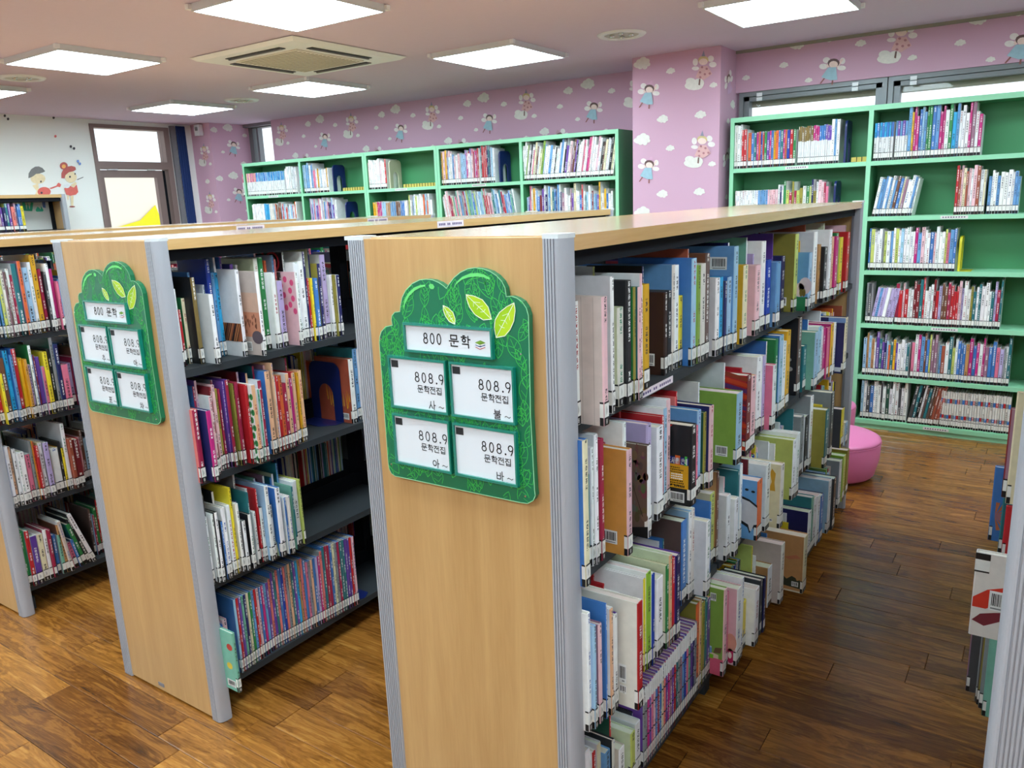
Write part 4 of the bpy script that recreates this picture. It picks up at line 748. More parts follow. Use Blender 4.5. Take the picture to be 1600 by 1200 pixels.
GREEN=[('R',0,-0.552,-0.492,0.27,0.28,['w','w','ow'],0),('R',0,-0.492,-0.45,0.24,0.25,['by','re','lb'],0),('R',0,-0.45,-0.133,0.215,0.225,['og','bl','te','ma','og','rb','re','gn','vi','ma','bl','ye'],2),('R',0,-0.134,0.065,0.225,0.235,['S:go','S:go','S:ma','S:bl','S:vi'],1),('R',0,0.063,0.123,0.26,0.265,['w','sb','w'],0),('R',0,0.306,0.421,0.215,0.22,['S:cy','S:bl'],1),('R',0,0.421,0.49,0.215,0.22,['S:sb','S:vi'],1),('R',0,0.488,0.861,0.22,0.3,['bl','sb','mv','w','bl','w','lb','gn','ma','te','cy','nv','w','sb','w','ma','lb','bl','w','ye'],0),('R',1,-0.527,-0.246,0.18,0.185,['w','w','sb','pp'],1),('R',1,-0.247,0.071,0.16,0.24,['gn','pk','nv','bl','ol','w','w','yg','w','pp','cr','w'],0),('R',1,0.319,0.543,0.21,0.24,['bl','sb','w','pu','w','sb','ye','w','br','w','cm','mv'],3),('R',1,0.756,0.918,0.24,0.28,['sa','pp','ru','cm','w','re'],0),('R',1,0.918,1.085,0.2,0.24,['w','w','sb','w'],0),('R',2,0.257,0.287,0.2,0.24,['cy','w'],0),('R',2,0.316,0.792,0.22,0.26,['w','gr','bl','pu','sb','lb','w','pp','w','sb','w','pk','w','lb','w','ma','w','yg'],0),('R',3,0.318,0.347,0.24,0.26,['dg','gr'],0),('R',3,0.347,0.485,0.225,0.23,['w','lv','w','sb'],3),('R',3,0.485,1.044,0.21,0.29,['re','ol','te','w','re','cr','w','pp','dr','w','re','ma','w','w','mv','br','cr','w','lv','w','re','w'],0),('R',4,0.321,0.593,0.2,0.28,['tn','ye','w','nv','w','cr','lb','te','re','tn','lb','pu','og','vi'],0),('R',4,0.595,1.114,0.2,0.29,['gr','w','lv','br','bl','ma','te','w','pk','mv','w','yg','te','pk','by','w','ru','lm','ye','tn','bl','sb','gr'],0),('R',5,0.324,0.596,0.2,0.28,['dg','w','w','re','dgn','dgn','lb','w','w','bl','w','te','w','mv'],0),('R',5,0.598,0.772,0.24,0.27,['w','te','ru','br','st','dg','w','bk','by'],3),('R',5,0.775,1.149,0.225,0.23,['T:bl','T:re','T:gr'],1),('L',0,-5.595,-5.376,0.22,0.225,['S:pk','S:ma','S:pe'],1),('L',0,-5.376,-4.959,0.22,0.225,['S:bl','S:cy'],1),('L',0,-4.954,-4.782,0.24,0.26,['w','w','gw'],0),('L',0,-4.75,-4.548,0.25,0.28,['sb','lb','w','gr'],0),('L',0,-4.55,-4.345,0.2,0.22,['w','pk','lb','w','ye','w'],0),('L',0,-3.871,-3.625,0.22,0.26,['w','re','w','ow','pp','w','dr'],0),('L',0,-3.044,-2.902,0.26,0.28,['mv','pp','ye'],0),('L',0,-2.95,-2.655,0.22,0.25,['w','lb','w','sb','w','pp','lb'],0),('L',0,-2.764,-2.609,0.24,0.28,['re','cr','pk','vi','ma'],0),('L',0,-2.608,-2.464,0.26,0.31,['te','dgn','nv','w','lb','w','re'],0),('L',0,-2.232,-1.422,0.22,0.3,['w','pp','w','re','pk','w','ye','w','ma','w','lm','w','gw','pk','sb','w','bk','vi','mv','w','cm','br','w','bk','lv','w'],3),('L',1,-5.485,-5.153,0.24,0.25,['w','w','cy','ow'],1),('L',1,-5.152,-4.817,0.2,0.26,['w','og','re','pu','w','lb','br'],0),('L',1,-4.631,-4.26,0.2,0.28,['bl','vi','pk','lb','re','w','lv','nv','cm','w','sb'],0),('L',1,-3.821,-3.397,0.2,0.22,['ye','ma','lb','tn','sb','br','bl','w'],1),('L',1,-3.396,-3.124,0.2,0.27,['w','gr','yg','w','lb','og','ye'],0),('L',1,-2.984,-2.252,0.22,0.29,['te','lb','pp','lv','w','gr','mi','w','cm','ye','bl','gr','yg','lb','mi','re','cr','sb','pk','w','bl'],4),('L',1,-2.179,-1.414,0.2,0.29,['dr','nv','cm','re','w','bl','sb','vi','lb','te','ow','mv','re','bl','w','ye','sb','w','nv','lb','bl','w','pk','lb','w','gw'],0)]
SIGN={'outline':[[0.0898,1.2277],[0.0922,1.2415],[0.098,1.2531],[0.1111,1.264],[0.1309,1.2684],[0.1291,1.2794],[0.1314,1.2884],[0.1395,1.2954],[0.1543,1.2978],[0.1576,1.3114],[0.1628,1.3268],[0.1743,1.3422],[0.1924,1.3555],[0.2126,1.3634],[0.2292,1.3652],[0.2454,1.3641],[0.2611,1.3593],[0.2726,1.353],[0.2789,1.3484],[0.2861,1.3568],[0.2987,1.3693],[0.3149,1.3798],[0.3331,1.3867],[0.3508,1.3893],[0.368,1.3876],[0.3849,1.3829],[0.3989,1.3753],[0.4104,1.3648],[0.4169,1.3533],[0.419,1.3373],[0.4304,1.3385],[0.442,1.3355],[0.4534,1.3292],[0.4621,1.3178],[0.4662,1.3044],[0.4632,1.1153],[0.4664,0.9677],[0.4677,0.9571],[0.4624,0.9463],[0.4487,0.9377],[0.4338,0.9364],[0.1056,0.9355],[0.0951,0.9399],[0.0898,0.9488],[0.0881,0.9632]],'hl':[[[0.1648,1.3019],[0.1703,1.3152],[0.1816,1.3296],[0.1982,1.3419],[0.2141,1.3487],[0.2267,1.3511],[0.2256,1.3542],[0.2145,1.3535],[0.1974,1.3482],[0.1809,1.3371],[0.1696,1.3227],[0.1649,1.3095]],[[0.2944,1.3458],[0.3043,1.3573],[0.3191,1.3667],[0.3347,1.3711],[0.3523,1.3728],[0.3696,1.3718],[0.3828,1.3672],[0.3842,1.3711],[0.3723,1.3768],[0.3552,1.3795],[0.3376,1.3782],[0.3195,1.3718],[0.3046,1.3613]],[[0.2351,1.3534],[0.2394,1.3567],[0.2461,1.3558],[0.2497,1.3507],[0.2467,1.3464],[0.2412,1.3459],[0.2366,1.3487]]],'leaf':[[[0.2689,1.3149],[0.2814,1.3112],[0.2926,1.3023],[0.297,1.2901],[0.2955,1.2795],[0.2821,1.2841],[0.2735,1.2941],[0.269,1.3054]],[[0.3269,1.338],[0.345,1.3362],[0.3646,1.3298],[0.3774,1.3163],[0.3816,1.3024],[0.3836,1.294],[0.3648,1.2914],[0.3453,1.3007],[0.3335,1.3144],[0.3281,1.3285]],[[0.4364,1.3266],[0.4382,1.3129],[0.4342,1.293],[0.4251,1.2766],[0.4124,1.2638],[0.3927,1.2595],[0.3892,1.2765],[0.3921,1.2928],[0.4026,1.3073],[0.42,1.319]]]}
MURAL=[('skin',[[2.5592,1.8726],[2.5492,1.8522],[2.5282,1.8358],[2.5005,1.8268],[2.4717,1.827],[2.4473,1.8361],[2.4323,1.8524],[2.4294,1.8726],[2.4392,1.8928],[2.4597,1.9091],[2.4871,1.9182],[2.516,1.9183],[2.5406,1.9094],[2.5561,1.8931]]),('hair2',[[2.4119,1.8772],[2.4213,1.919],[2.4505,1.9563],[2.4862,1.9776],[2.519,1.9803],[2.5492,1.9666],[2.5679,1.9386],[2.5573,1.9315],[2.5129,1.9172],[2.4847,1.9147],[2.4585,1.8959],[2.431,1.8819]]),('skin',[[2.4351,1.812],[2.489,1.8304],[2.4964,1.7645],[2.4816,1.7316],[2.4446,1.7322],[2.464,1.7648]]),('wht',[[2.489,1.8304],[2.5309,1.8302],[2.5199,1.7925],[2.4857,1.7834]]),('red',[[2.5869,1.7562],[2.5779,1.7377],[2.559,1.7231],[2.534,1.7152],[2.5079,1.7157],[2.486,1.7243],[2.4724,1.7393],[2.4697,1.7577],[2.4786,1.776],[2.4972,1.7906],[2.5219,1.7985],[2.548,1.7983],[2.5702,1.7899],[2.5842,1.7749]]),('red',[[2.5755,1.7873],[2.6463,1.8106],[2.6591,1.8296],[2.6723,1.8368],[2.6913,1.8199],[2.6776,1.796],[2.6543,1.8009],[2.5933,1.78]]),('drk',[[2.5123,1.7477],[2.5106,1.7432],[2.5074,1.7396],[2.5033,1.7377],[2.4992,1.7378],[2.4958,1.7398],[2.4938,1.7435],[2.4937,1.748],[2.4953,1.7525],[2.4985,1.756],[2.5026,1.758],[2.5068,1.7579],[2.5102,1.7559],[2.5121,1.7522]]),('drk',[[2.5206,1.8468],[2.5193,1.8427],[2.5169,1.8394],[2.514,1.8376],[2.5111,1.8376],[2.5088,1.8394],[2.5075,1.8427],[2.5075,1.8468],[2.5089,1.8509],[2.5112,1.8541],[2.5142,1.8559],[2.5171,1.8559],[2.5194,1.8541],[2.5206,1.8508]]),('skin',[[2.8455,1.8873],[2.8362,1.8641],[2.8179,1.8455],[2.7942,1.8352],[2.77,1.8353],[2.75,1.8457],[2.7381,1.8641],[2.7366,1.8871],[2.7457,1.9101],[2.7638,1.9286],[2.7872,1.939],[2.8114,1.9392],[2.8317,1.929],[2.8438,1.9105]]),('hairR',[[2.7009,1.8775],[2.7081,1.9206],[2.7339,1.9591],[2.7718,1.981],[2.8124,1.9888],[2.8457,1.9795],[2.8492,1.9553],[2.8243,1.9406],[2.7781,1.9306],[2.7447,1.9064],[2.7297,1.8751]]),('hairR',[[2.7779,1.9883],[2.7718,1.9737],[2.7596,1.9618],[2.7438,1.9552],[2.7276,1.9551],[2.714,1.9614],[2.7059,1.9729],[2.7047,1.9874],[2.7107,2.0019],[2.7227,2.0137],[2.7384,2.0204],[2.7547,2.0207],[2.7684,2.0144],[2.7766,2.0029]]),('org',[[2.7589,1.9833],[2.7558,1.9753],[2.7495,1.9689],[2.7415,1.9653],[2.7333,1.9652],[2.7264,1.9687],[2.7223,1.975],[2.7218,1.9828],[2.725,1.9907],[2.7312,1.9971],[2.7392,2.0007],[2.7474,2.0009],[2.7543,1.9974],[2.7584,1.9912]]),('drk',[[2.7891,1.8896],[2.7876,1.8854],[2.7849,1.882],[2.7814,1.8802],[2.7779,1.8802],[2.775,1.882],[2.7734,1.8854],[2.7733,1.8896],[2.7748,1.8938],[2.7775,1.8971],[2.781,1.899],[2.7845,1.899],[2.7874,1.8972],[2.789,1.8938]]),('drk',[[2.8388,1.9164],[2.8375,1.9126],[2.8354,1.9096],[2.8327,1.9079],[2.83,1.9079],[2.8279,1.9096],[2.8268,1.9126],[2.8268,1.9164],[2.828,1.9202],[2.8302,1.9232],[2.8328,1.9249],[2.8355,1.9249],[2.8376,1.9233],[2.8388,1.9202]]),('skin',[[2.7738,1.8146],[2.8232,1.8435],[2.8358,1.8288],[2.7995,1.7901]]),('red',[[2.71,1.786],[2.7631,1.8098],[2.7995,1.7901],[2.8317,1.8191],[2.8355,1.7506],[2.809,1.7265],[2.7577,1.7175],[2.72,1.7279]]),('skin',[[2.7261,1.7205],[2.7433,1.7202],[2.734,1.679],[2.725,1.6841]]),('skin',[[2.7577,1.7175],[2.7849,1.7171],[2.7672,1.6245],[2.7498,1.6249]]),('drk2',[[2.7834,1.6167],[2.7802,1.6138],[2.7722,1.6116],[2.761,1.6106],[2.7489,1.6109],[2.7382,1.6126],[2.7311,1.6151],[2.7289,1.6182],[2.7321,1.6211],[2.74,1.6232],[2.7511,1.6242],[2.7632,1.6239],[2.7739,1.6223],[2.7811,1.6197]]),('drk',[[2.8419,1.8654],[2.9063,1.8899],[2.9054,1.884],[2.8434,1.8595]]),('wht',[[2.768,1.8098],[2.7633,1.7993],[2.7537,1.7909],[2.7411,1.7864],[2.728,1.7865],[2.7171,1.7912],[2.7103,1.7997],[2.7092,1.8102],[2.7138,1.8206],[2.7233,1.8289],[2.7359,1.8335],[2.7489,1.8335],[2.76,1.8287],[2.7668,1.8203]]),('teal',[[2.3191,1.6645],[2.3409,1.6733],[2.3485,1.5983],[2.365,1.6681],[2.372,1.6022],[2.3945,1.6674],[2.4143,1.6622],[2.3924,1.5875],[2.3117,1.5947]]),('teal',[[2.4215,1.596],[2.4455,1.6284],[2.4686,1.5993],[2.4741,1.6324],[2.4911,1.5938],[2.4844,1.5821],[2.4283,1.5816]]),('blu',[[2.4894,1.6676],[2.5175,1.6669],[2.513,1.6122],[2.4904,1.6177]]),('drk',[[2.3128,2.4039],[2.3083,2.3953],[2.3003,2.3914],[2.2935,2.3944],[2.2919,2.4026],[2.2964,2.4111],[2.3044,2.415],[2.3112,2.412]]),('drk',[[2.3345,2.3785],[2.33,2.3699],[2.3219,2.366],[2.3151,2.3691],[2.3134,2.3773],[2.318,2.3858],[2.326,2.3898],[2.3328,2.3867]]),('red',[[2.7177,2.2496],[2.7128,2.2406],[2.704,2.2366],[2.6965,2.24],[2.6946,2.2486],[2.6995,2.2576],[2.7082,2.2616],[2.7158,2.2583]]),('drk',[[2.8432,2.1632],[2.8383,2.1542],[2.8293,2.1502],[2.8215,2.1536],[2.8195,2.1625],[2.8244,2.1716],[2.8334,2.1755],[2.8412,2.1721]]),('drk',[[2.8703,2.1468],[2.8653,2.1377],[2.8562,2.1337],[2.8483,2.1372],[2.8463,2.1461],[2.8513,2.1552],[2.8604,2.1592],[2.8682,2.1557]]),('blu',[[2.8872,2.0314],[2.8822,2.0223],[2.873,2.0184],[2.8652,2.022],[2.8631,2.031],[2.8681,2.0401],[2.8773,2.044],[2.8852,2.0404]]),('blu',[[2.9015,2.0084],[2.8965,1.9992],[2.8873,1.9954],[2.8794,1.999],[2.8773,2.008],[2.8824,2.0171],[2.8915,2.021],[2.8995,2.0174]]),('drk',[[2.7278,2.4126],[2.7229,2.4036],[2.7142,2.3995],[2.7067,2.4027],[2.7048,2.4112],[2.7096,2.4202],[2.7183,2.4243],[2.7259,2.4212]])]
# ------------------------------------------------------------------ room shell
W = .537; H = 1.447; L = 2.639
XC = {3: 0.0, 2: -1.236, 1: -2.466, 0: -3.69, 4: 1.230}
CEIL = 2.42
XL, XR, YF, YB = -6.43, 3.6, -5.6, 4.5
def struct(name, mb, mat, parent=None):
    o = mb.build(name, mat, parent); 
    if not parent: o['kind'] = 'structure'
    return o
floor = struct('floor', MB().box(XL-.1, XR+.1, YF-.1, 5.0, -.06, -.012), MAT['sub'])
PW = .1067; Y00 = .0755
plank_meshes = {}
cand = []
j0 = int((YF-Y00)//PW)
for j in range(j0, 45):
    y0 = Y00+j*PW
    if y0 > 4.6: break
    rr = random.Random(j*31+5); x = XL-.1-rr.random()*.6
    if j == -2: x = -.82-.61*10
    while x < XR+.1:
        ln = rr.choice((.61, .61, .75, .9)) if j != -2 else .61
        cand.append((x, y0, ln)); x += ln
def plank_vis(p):
    c = Vector((p[0]+p[2]/2, p[1]+PW/2, 0)); d = c-CAM; z = d.dot(fwd)
    if z < .2: return 99
    u = FPX*d.dot(rt)/z; v = -FPX*d.dot(up)/z
    if abs(u) > 1000 or abs(v) > 760: return 50+z
    for k, xc in XC.items():
        if xc-.05 < c.x < xc+W+.05 and .1 < c.y < L-.1: return 30+z
    return z+(3 if c.x < -3.5 else 0)
cand.sort(key=plank_vis)
stuff = MB(); G = .0012
for n, (x, y0, ln) in enumerate(cand):
    if n < 280:
        if ln not in plank_meshes:
            mb = MB(); b = .0015
            mb.idx([(0, 0, -.012), (ln-G, 0, -.012), (ln-G, PW-G, -.012), (0, PW-G, -.012), (0, 0, -b), (ln-G, 0, -b), (ln-G, PW-G, -b), (0, PW-G, -b), (b, b, 0), (ln-G-b, b, 0), (ln-G-b, PW-G-b, 0), (b, PW-G-b, 0)],
                   [(0, 1, 5, 4), (1, 2, 6, 5), (2, 3, 7, 6), (3, 0, 4, 7), (4, 5, 9, 8), (5, 6, 10, 9), (6, 7, 11, 10), (7, 4, 8, 11), (8, 9, 10, 11)])
            o = mb.build('plank', MAT['floor'], floor, attr=False); plank_meshes[ln] = o.data
        else:
            o = bpy.data.objects.new('plank', plank_meshes[ln]); COL.objects.link(o); o.parent = floor; ORG[o.name] = Vector((0, 0, 0))
        o.location = (x, y0, 0)
    else: stuff.box(x, x+ln-G, y0, y0+PW-G, -.012, 0)
tag(stuff.build('distant_planks', MAT['floor'], floor, attr=False), kind='stuff')
ceiling = struct('ceiling', MB().box(XL-.1, XR+.1, YF-.1, 5.0, CEIL, CEIL+.1), MAT['ceil'])
# walls
wl = MB().box(XL-.12, XL, YF-.1, 3.04, 0, CEIL).box(XL-.12, XL, 3.86, 4.75, 0, CEIL).box(XL-.12, XL, 3.04, 3.86, 2.37, CEIL)
wall_left = struct('wall_left', wl, MAT['mural'])
struct('wall_right', MB().box(XR, XR+.1, YF-.1, 5, 0, CEIL), MAT['offw'])
struct('wall_front', MB().box(XL-.1, XR+.1, YF-.1, YF, 0, CEIL), MAT['offw'])
wall_back = struct('wall_back', MB().box(-5.59, -1.2, 4.5, 4.62, 0, CEIL).box(-6.11, -5.59, 4.60, 4.72, 0, .9), MAT['pink'])
wall_column = struct('wall_column', MB().box(-1.238, -.62, 4.0, 4.62, 0, CEIL), MAT['pink'])
wall_beam = struct('wall_beam', MB().box(-.62, XR, 4.30, 4.5, 2.155, CEIL).box(-.62, XR, 4.34, 4.5, 0, 1.2), MAT['pink'])
wall_pillar = struct('wall_pillar', MB().box(XL, -6.11, 4.13, 4.75, 0, CEIL), MAT['pink'])
struct('trim_1', MB().box(-.62, XR, 4.285, 4.30, CEIL-.018, CEIL), MAT['blind'])
struct('trim_2', MB().box(-6.11, -5.59, 4.55, 4.60, CEIL-.03, CEIL), MAT['grey'])
# windows above the right green shelves
def hopper(n, x0, x1):
    w = empty('window_%d' % n, ((x0+x1)/2, 4.36, 1.2), kind='structure')
    f = MB(); z0, z1 = 1.2, 2.155; t = .028
    for a, b_, c_, d_ in ((x0, x1, z1-t, z1), (x0, x1, z0, z0+t), (x0, x0+t, z0+t, z1-t), (x1-t, x1, z0+t, z1-t)): f.box(a, b_, 4.315, 4.40, c_, d_)
    f.build('window_frame', MAT['alframe'], w)
    f = MB(); u = .03
    for a, b_, c_, d_ in ((x0+u, x1-u, z1-t-.028, z1-t-.003), (x0+u, x1-u, z0+u, z0+u+.035), (x0+u, x0+u+.035, z0+u, z1-t-.003), (x1-u-.035, x1-u, z0+u, z1-t-.003)): f.box(a, b_, 4.33, 4.395, c_, d_)
    sash = f.build('window_sash', MAT['alframe'], w)
    MB().box(x0+.05, x1-.05, 4.38, 4.384, z0+.05, z1-.05).build('pane', MAT['glass'], w)
    MB().box(x0+.06, x1-.06, 4.41, 4.416, 2.062, z1-.02).build('roller_blind', MAT['blind'], w)
    MB().tube(0, 0, [(0.012, x0+.11), (.012, x1-.11)], 10)
    for q in (.15, .8):
        xx = x0+(x1-x0)*q; h = MB().box(xx-.018, xx+.018, 4.308, 4.316, z1-.034, z1-.012).box(xx-.018, xx+.018, 4.308, 4.316, z1-.062, z1-.040)
        h.build('hinge', MAT['white'], w)
    return w
hopper(1, -.60, .317); hopper(2, .324, 1.24); hopper(3, 1.245, 2.2)
struct('wall_rear', MB().box(2.2, XR, 4.34, 4.5, 1.2, 2.155), MAT['pink'])
# window in the far corner of the back wall
w4 = empty('window_4', (-5.83, 4.66, .9), kind='structure')
f = MB().box(-6.11, -6.05, 4.62, 4.70, .9, CEIL).box(-5.62, -5.59, 4.62, 4.70, .9, CEIL).box(-6.05, -5.62, 4.62, 4.70, .9, .95).box(-6.05, -5.62, 4.62, 4.70, CEIL-.04, CEIL)
f.build('window_frame', MAT['alframe'], w4); MB().box(-6.0, -5.97, 4.63, 4.69, .95, CEIL-.04).build('mullion', MAT['alframe'], w4)
MB().box(-6.05, -5.62, 4.66, 4.664, .95, CEIL-.04).build('pane', MAT['glass'], w4)
# glazed door in the left wall
d1 = empty('door_1', (XL-.03, 3.448, 0), kind='structure'); fx0, fx1 = XL-.10, XL+.015
f = MB().box(fx0, fx1, 3.038, 3.073, 0, 2.38).box(fx0, fx1, 3.798, 3.858, 0, 2.38).box(fx0, fx1, 3.073, 3.798, 2.345, 2.38).box(fx0, fx1, 3.073, 3.798, 1.965, 2.035)
f.build('door_frame', MAT['bframe'], d1)
f = MB().box(XL-.07, XL-.02, 3.078, 3.123, .02, 1.955).box(XL-.07, XL-.02, 3.678, 3.748, .02, 1.955).box(XL-.07, XL-.02, 3.123, 3.678, 1.885, 1.955).box(XL-.07, XL-.02, 3.123, 3.678, .02, .12)
leaf = f.build('door_leaf', MAT['bframe'], d1); MB().box(XL-.05, XL-.046, 3.123, 3.678, .12, 1.885).build('pane', MAT['glass'], leaf)
MB().box(XL-.016, XL+.004, 3.158, 3.258, 1.955, 1.975).box(XL-.016, XL+.004, 3.578, 3.658, 1.955, 1.975).build('door_closer', MAT['white'], leaf)
MB().box(XL-.05, XL-.046, 3.073, 3.798, 2.035, 2.345).build('transom_pane', MAT['glass'], d1)
MB().box(XL-.06, XL-.03, 3.758, 3.783, .02, 1.955).build('weather_strip', MAT['dark'], d1)
struct('trim_3', MB().box(XL, XL+.03, 3.873, 3.923, 0, 2.40), MAT['grey'])
cu = MB(); n = 24; pts = [(XL+.03+.012*math.sin(i*1.05), 3.930+i*(.105/n)) for i in range(n+1)]; back = [(x+.006, y) for x, y in reversed(pts)]
cu.prism(pts+back, 'z', .15, 2.40)
tag(cu.build('curtain', MAT['curtain'], smooth=False), 'dark blue curtain gathered beside the glazed door', 'curtain')
# outside
ob = empty('building', (-10.5, 3.5, 0), 'cream building wall seen through the glazed door', 'building')
MB().box(-10.6, -10.4, -2, 12, -1, 2.15).build('wall', MAT['outside'], ob)
MB().prism([(5.3, .9), (5.45, 1.36), (5.8, 1.44), (6.08, 1.66), (6.25, 1.1)], 'x', -10.39, -10.38).build('painted_shape', MAT['outyel'], ob)
# wallpaper figures -------------------------------------------------------
def ell(cx, cy, rx, ry, n=12): return [(cx+rx*math.cos(2*PI*i/n), cy+ry*math.sin(2*PI*i/n)) for i in range(n)]
CREAM = lin((230, 228, 220)); WING = lin((236, 230, 226)); SKIN = lin((240, 216, 206))
S7 = .0007; S7Z = .00057
def conv(pl, cx, cy): return [((x-cx)*S7, -(y-cy)*S7Z-(x-cx)*.00008) for x, y in pl]
def fairy_blue():
    q = [(ell(300, 495, 32, 32), WING), (ell(275, 560, 38, 30), WING), (ell(437, 505, 24, 34), WING), (ell(432, 577, 38, 26), WING), ([(300, 560), (320, 500), (335, 520), (320, 575)], SKIN), ([(385, 560), (430, 480), (445, 488), (400, 575)], SKIN),
         (ell(362, 525, 52, 46), lin((110, 84, 82))), (ell(362, 540, 38, 36), SKIN), ([(250, 740), (285, 680), (296, 686), (262, 742)], lin((150, 96, 90))), ([(352, 752), (355, 700), (368, 700), (366, 752)], lin((150, 96, 90))),
         ([(318, 572), (385, 568), (402, 700), (345, 706), (262, 672)], lin((158, 192, 206))), ([(335, 482), (402, 478), (392, 430)], lin((214, 170, 196)))]
    return [(conv(p, 350, 590), c) for p, c in q]
def fairy_red():
    q = [(ell(960, 210, 30, 34), WING), (ell(980, 272, 36, 30), WING), (ell(812, 245, 26, 40), WING), (ell(815, 312, 36, 22), WING), (ell(800, 500, 92, 48), CREAM), (ell(770, 455, 50, 42), CREAM), (ell(850, 470, 52, 50), CREAM), (ell(890, 225, 50, 46), lin((214, 192, 138))), (ell(890, 242, 42, 36), SKIN),
         ([(846, 490), (852, 425), (866, 425), (862, 495)], lin((120, 92, 84))), ([(862, 290), (930, 285), (978, 372), (900, 434), (818, 410)], lin((222, 178, 176))), ([(872, 185), (908, 185), (893, 122)], lin((150, 150, 170)))]
    for a, b in ((880, 300), (925, 318), (862, 355), (908, 375), (955, 368), (865, 408)): q.append((ell(a, b, 12, 13, 8), lin((184, 126, 132))))
    return [(conv(p, 860, 320), c) for p, c in q]
def fairy_lilac():
    q = [(ell(300, 495, 36, 36), WING), (ell(272, 562, 42, 32), WING), (ell(437, 505, 30, 38), WING), (ell(432, 577, 42, 30), WING), (ell(362, 525, 52, 46), lin((120, 96, 88))), (ell(362, 545, 40, 38), lin((236, 226, 214))),
         ([(318, 572), (385, 568), (402, 690), (345, 700), (262, 668)], lin((206, 170, 200))), ([(335, 482), (402, 478), (392, 430)], lin((200, 160, 170)))]
    a = math.radians(38); out = []
    for p, c in q:
        pl = conv(p, 350, 560); out.append(([(x*math.cos(a)-z*math.sin(a), x*math.sin(a)+z*math.cos(a)) for x, z in pl], c))
    return out
def cloud(k):
    r = random.Random(k); out = []
    out.append((ell(0, -.006, .048, .017, 16), CREAM))
    for i, (a, b, s) in enumerate(((-.036, -.002, .015), (-.02, .012, .02), (.006, .018, .023), (.028, .008, .018), (.042, -.005, .012), (-.012, -.014, .016), (.016, -.016, .015))): out.append((ell(a+r.uniform(-.004, .004), b+r.uniform(-.003, .003), s, s*.85), CREAM))
    return out
def fig_mesh(name, polys):
    mb = MB()
    for i, (p, c) in enumerate(polys):
        mb.face([(x, -.0006-.00035*i, z) for x, z in p], c)
    o = mb.build(name, MAT['print'], None); me = o.data; bpy.data.objects.remove(o); return me
FIG = dict(b=fig_mesh('printed_fairy', fairy_blue()), r=fig_mesh('printed_fairy', fairy_red()), x=fig_mesh('printed_fairy', fairy_lilac()), c=fig_mesh('printed_cloud', cloud(1)), d=fig_mesh('printed_cloud', cloud(4)))
CELL = [('b', 0, 0, 1), ('r', .365, .118, 1), ('c', -.045, .20, 1.2), ('d', .16, .13, .6), ('d', .455, .01, .5), ('c', .105, -.17, .8), ('d', .37, -.165, .75), ('c', .55, -.12, .9), ('d', .70, .06, .55), ('c', .78, .17, .85), ('d', .86, -.05, .45), ('x', .69, -.185, 1)]
def put_fig(parent, k, x, y, z, rz=0.0, sc=1.0):
    o = bpy.data.objects.new('printed_fairy' if k in 'brx' else 'printed_cloud', FIG[k]); COL.objects.link(o); o.parent = parent; ORG[o.name] = Vector((x, y, z))
    o.location = (x, y, z); o.rotation_euler = (0, 0, rz); o.scale = (sc, 1, sc)
def tile_wall(parent, a0, a1, z0, z1, phase, zph, place):
    for i in range(-9, 9):
        for jz in range(-3, 3):
            for k, dx, dz, sc in CELL:
                a = phase+i*1.0+dx; z = zph+jz*.492+dz; m = .085 if k in 'brx' else .055*sc
                if a0+m < a < a1-m and z0+(.095 if k in 'br' else .06 if k == 'x' else m*.7) < z < z1+.03-({'b': .05, 'r': .05, 'x': .09}.get(k, m*.5)): place(parent, k, a, z, sc)
tile_wall(wall_back, -5.59, -1.238, 1.9, CEIL, -1.812, 2.165, lambda p, k, a, z, s: put_fig(p, k, a, 4.4995, z, 0, s))
tile_wall(wall_column, -1.238, -.62, 1.2, CEIL, -1.121, 2.175, lambda p, k, a, z, s: put_fig(p, k, a, 3.9995, z, 0, s))
tile_wall(wall_beam, -.62, 1.6, 2.135, CEIL+.035, -.007, 2.235, lambda p, k, a, z, s: put_fig(p, k, a, 4.2995, z, 0, s))
tile_wall(wall_column, 4.0, 4.32, 1.2, CEIL, 3.46, 2.40, lambda p, k, a, z, s: put_fig(p, k, -.6195, a, z, PI/2, s))
tile_wall(wall_pillar, -6.43, -6.11, 1.2, CEIL, -6.62, 2.0, lambda p, k, a, z, s: put_fig(p, k, a, 4.1295, z, 0, s))
tile_wall(wall_pillar, 4.13, 4.75, 1.2, CEIL, 4.40, 2.18, lambda p, k, a, z, s: put_fig(p, k, -6.1095, a, z, PI/2, s))
MC = dict(skin=(242, 222, 182), hair2=(128, 126, 126), hairR=(190, 96, 92), red=(226, 112, 104), wht=(238, 240, 242), drk=(70, 66, 74), org=(240, 176, 96), drk2=(160, 90, 90), teal=(70, 196, 160), blu=(110, 140, 206))
mb = MB()
for i, (k, pl) in enumerate(MURAL): mb.face([(XL+.0008+.0004*i, y, z) for y, z in pl], lin(MC[k]))
mb.build('mural_painting', MAT['print'], wall_left)
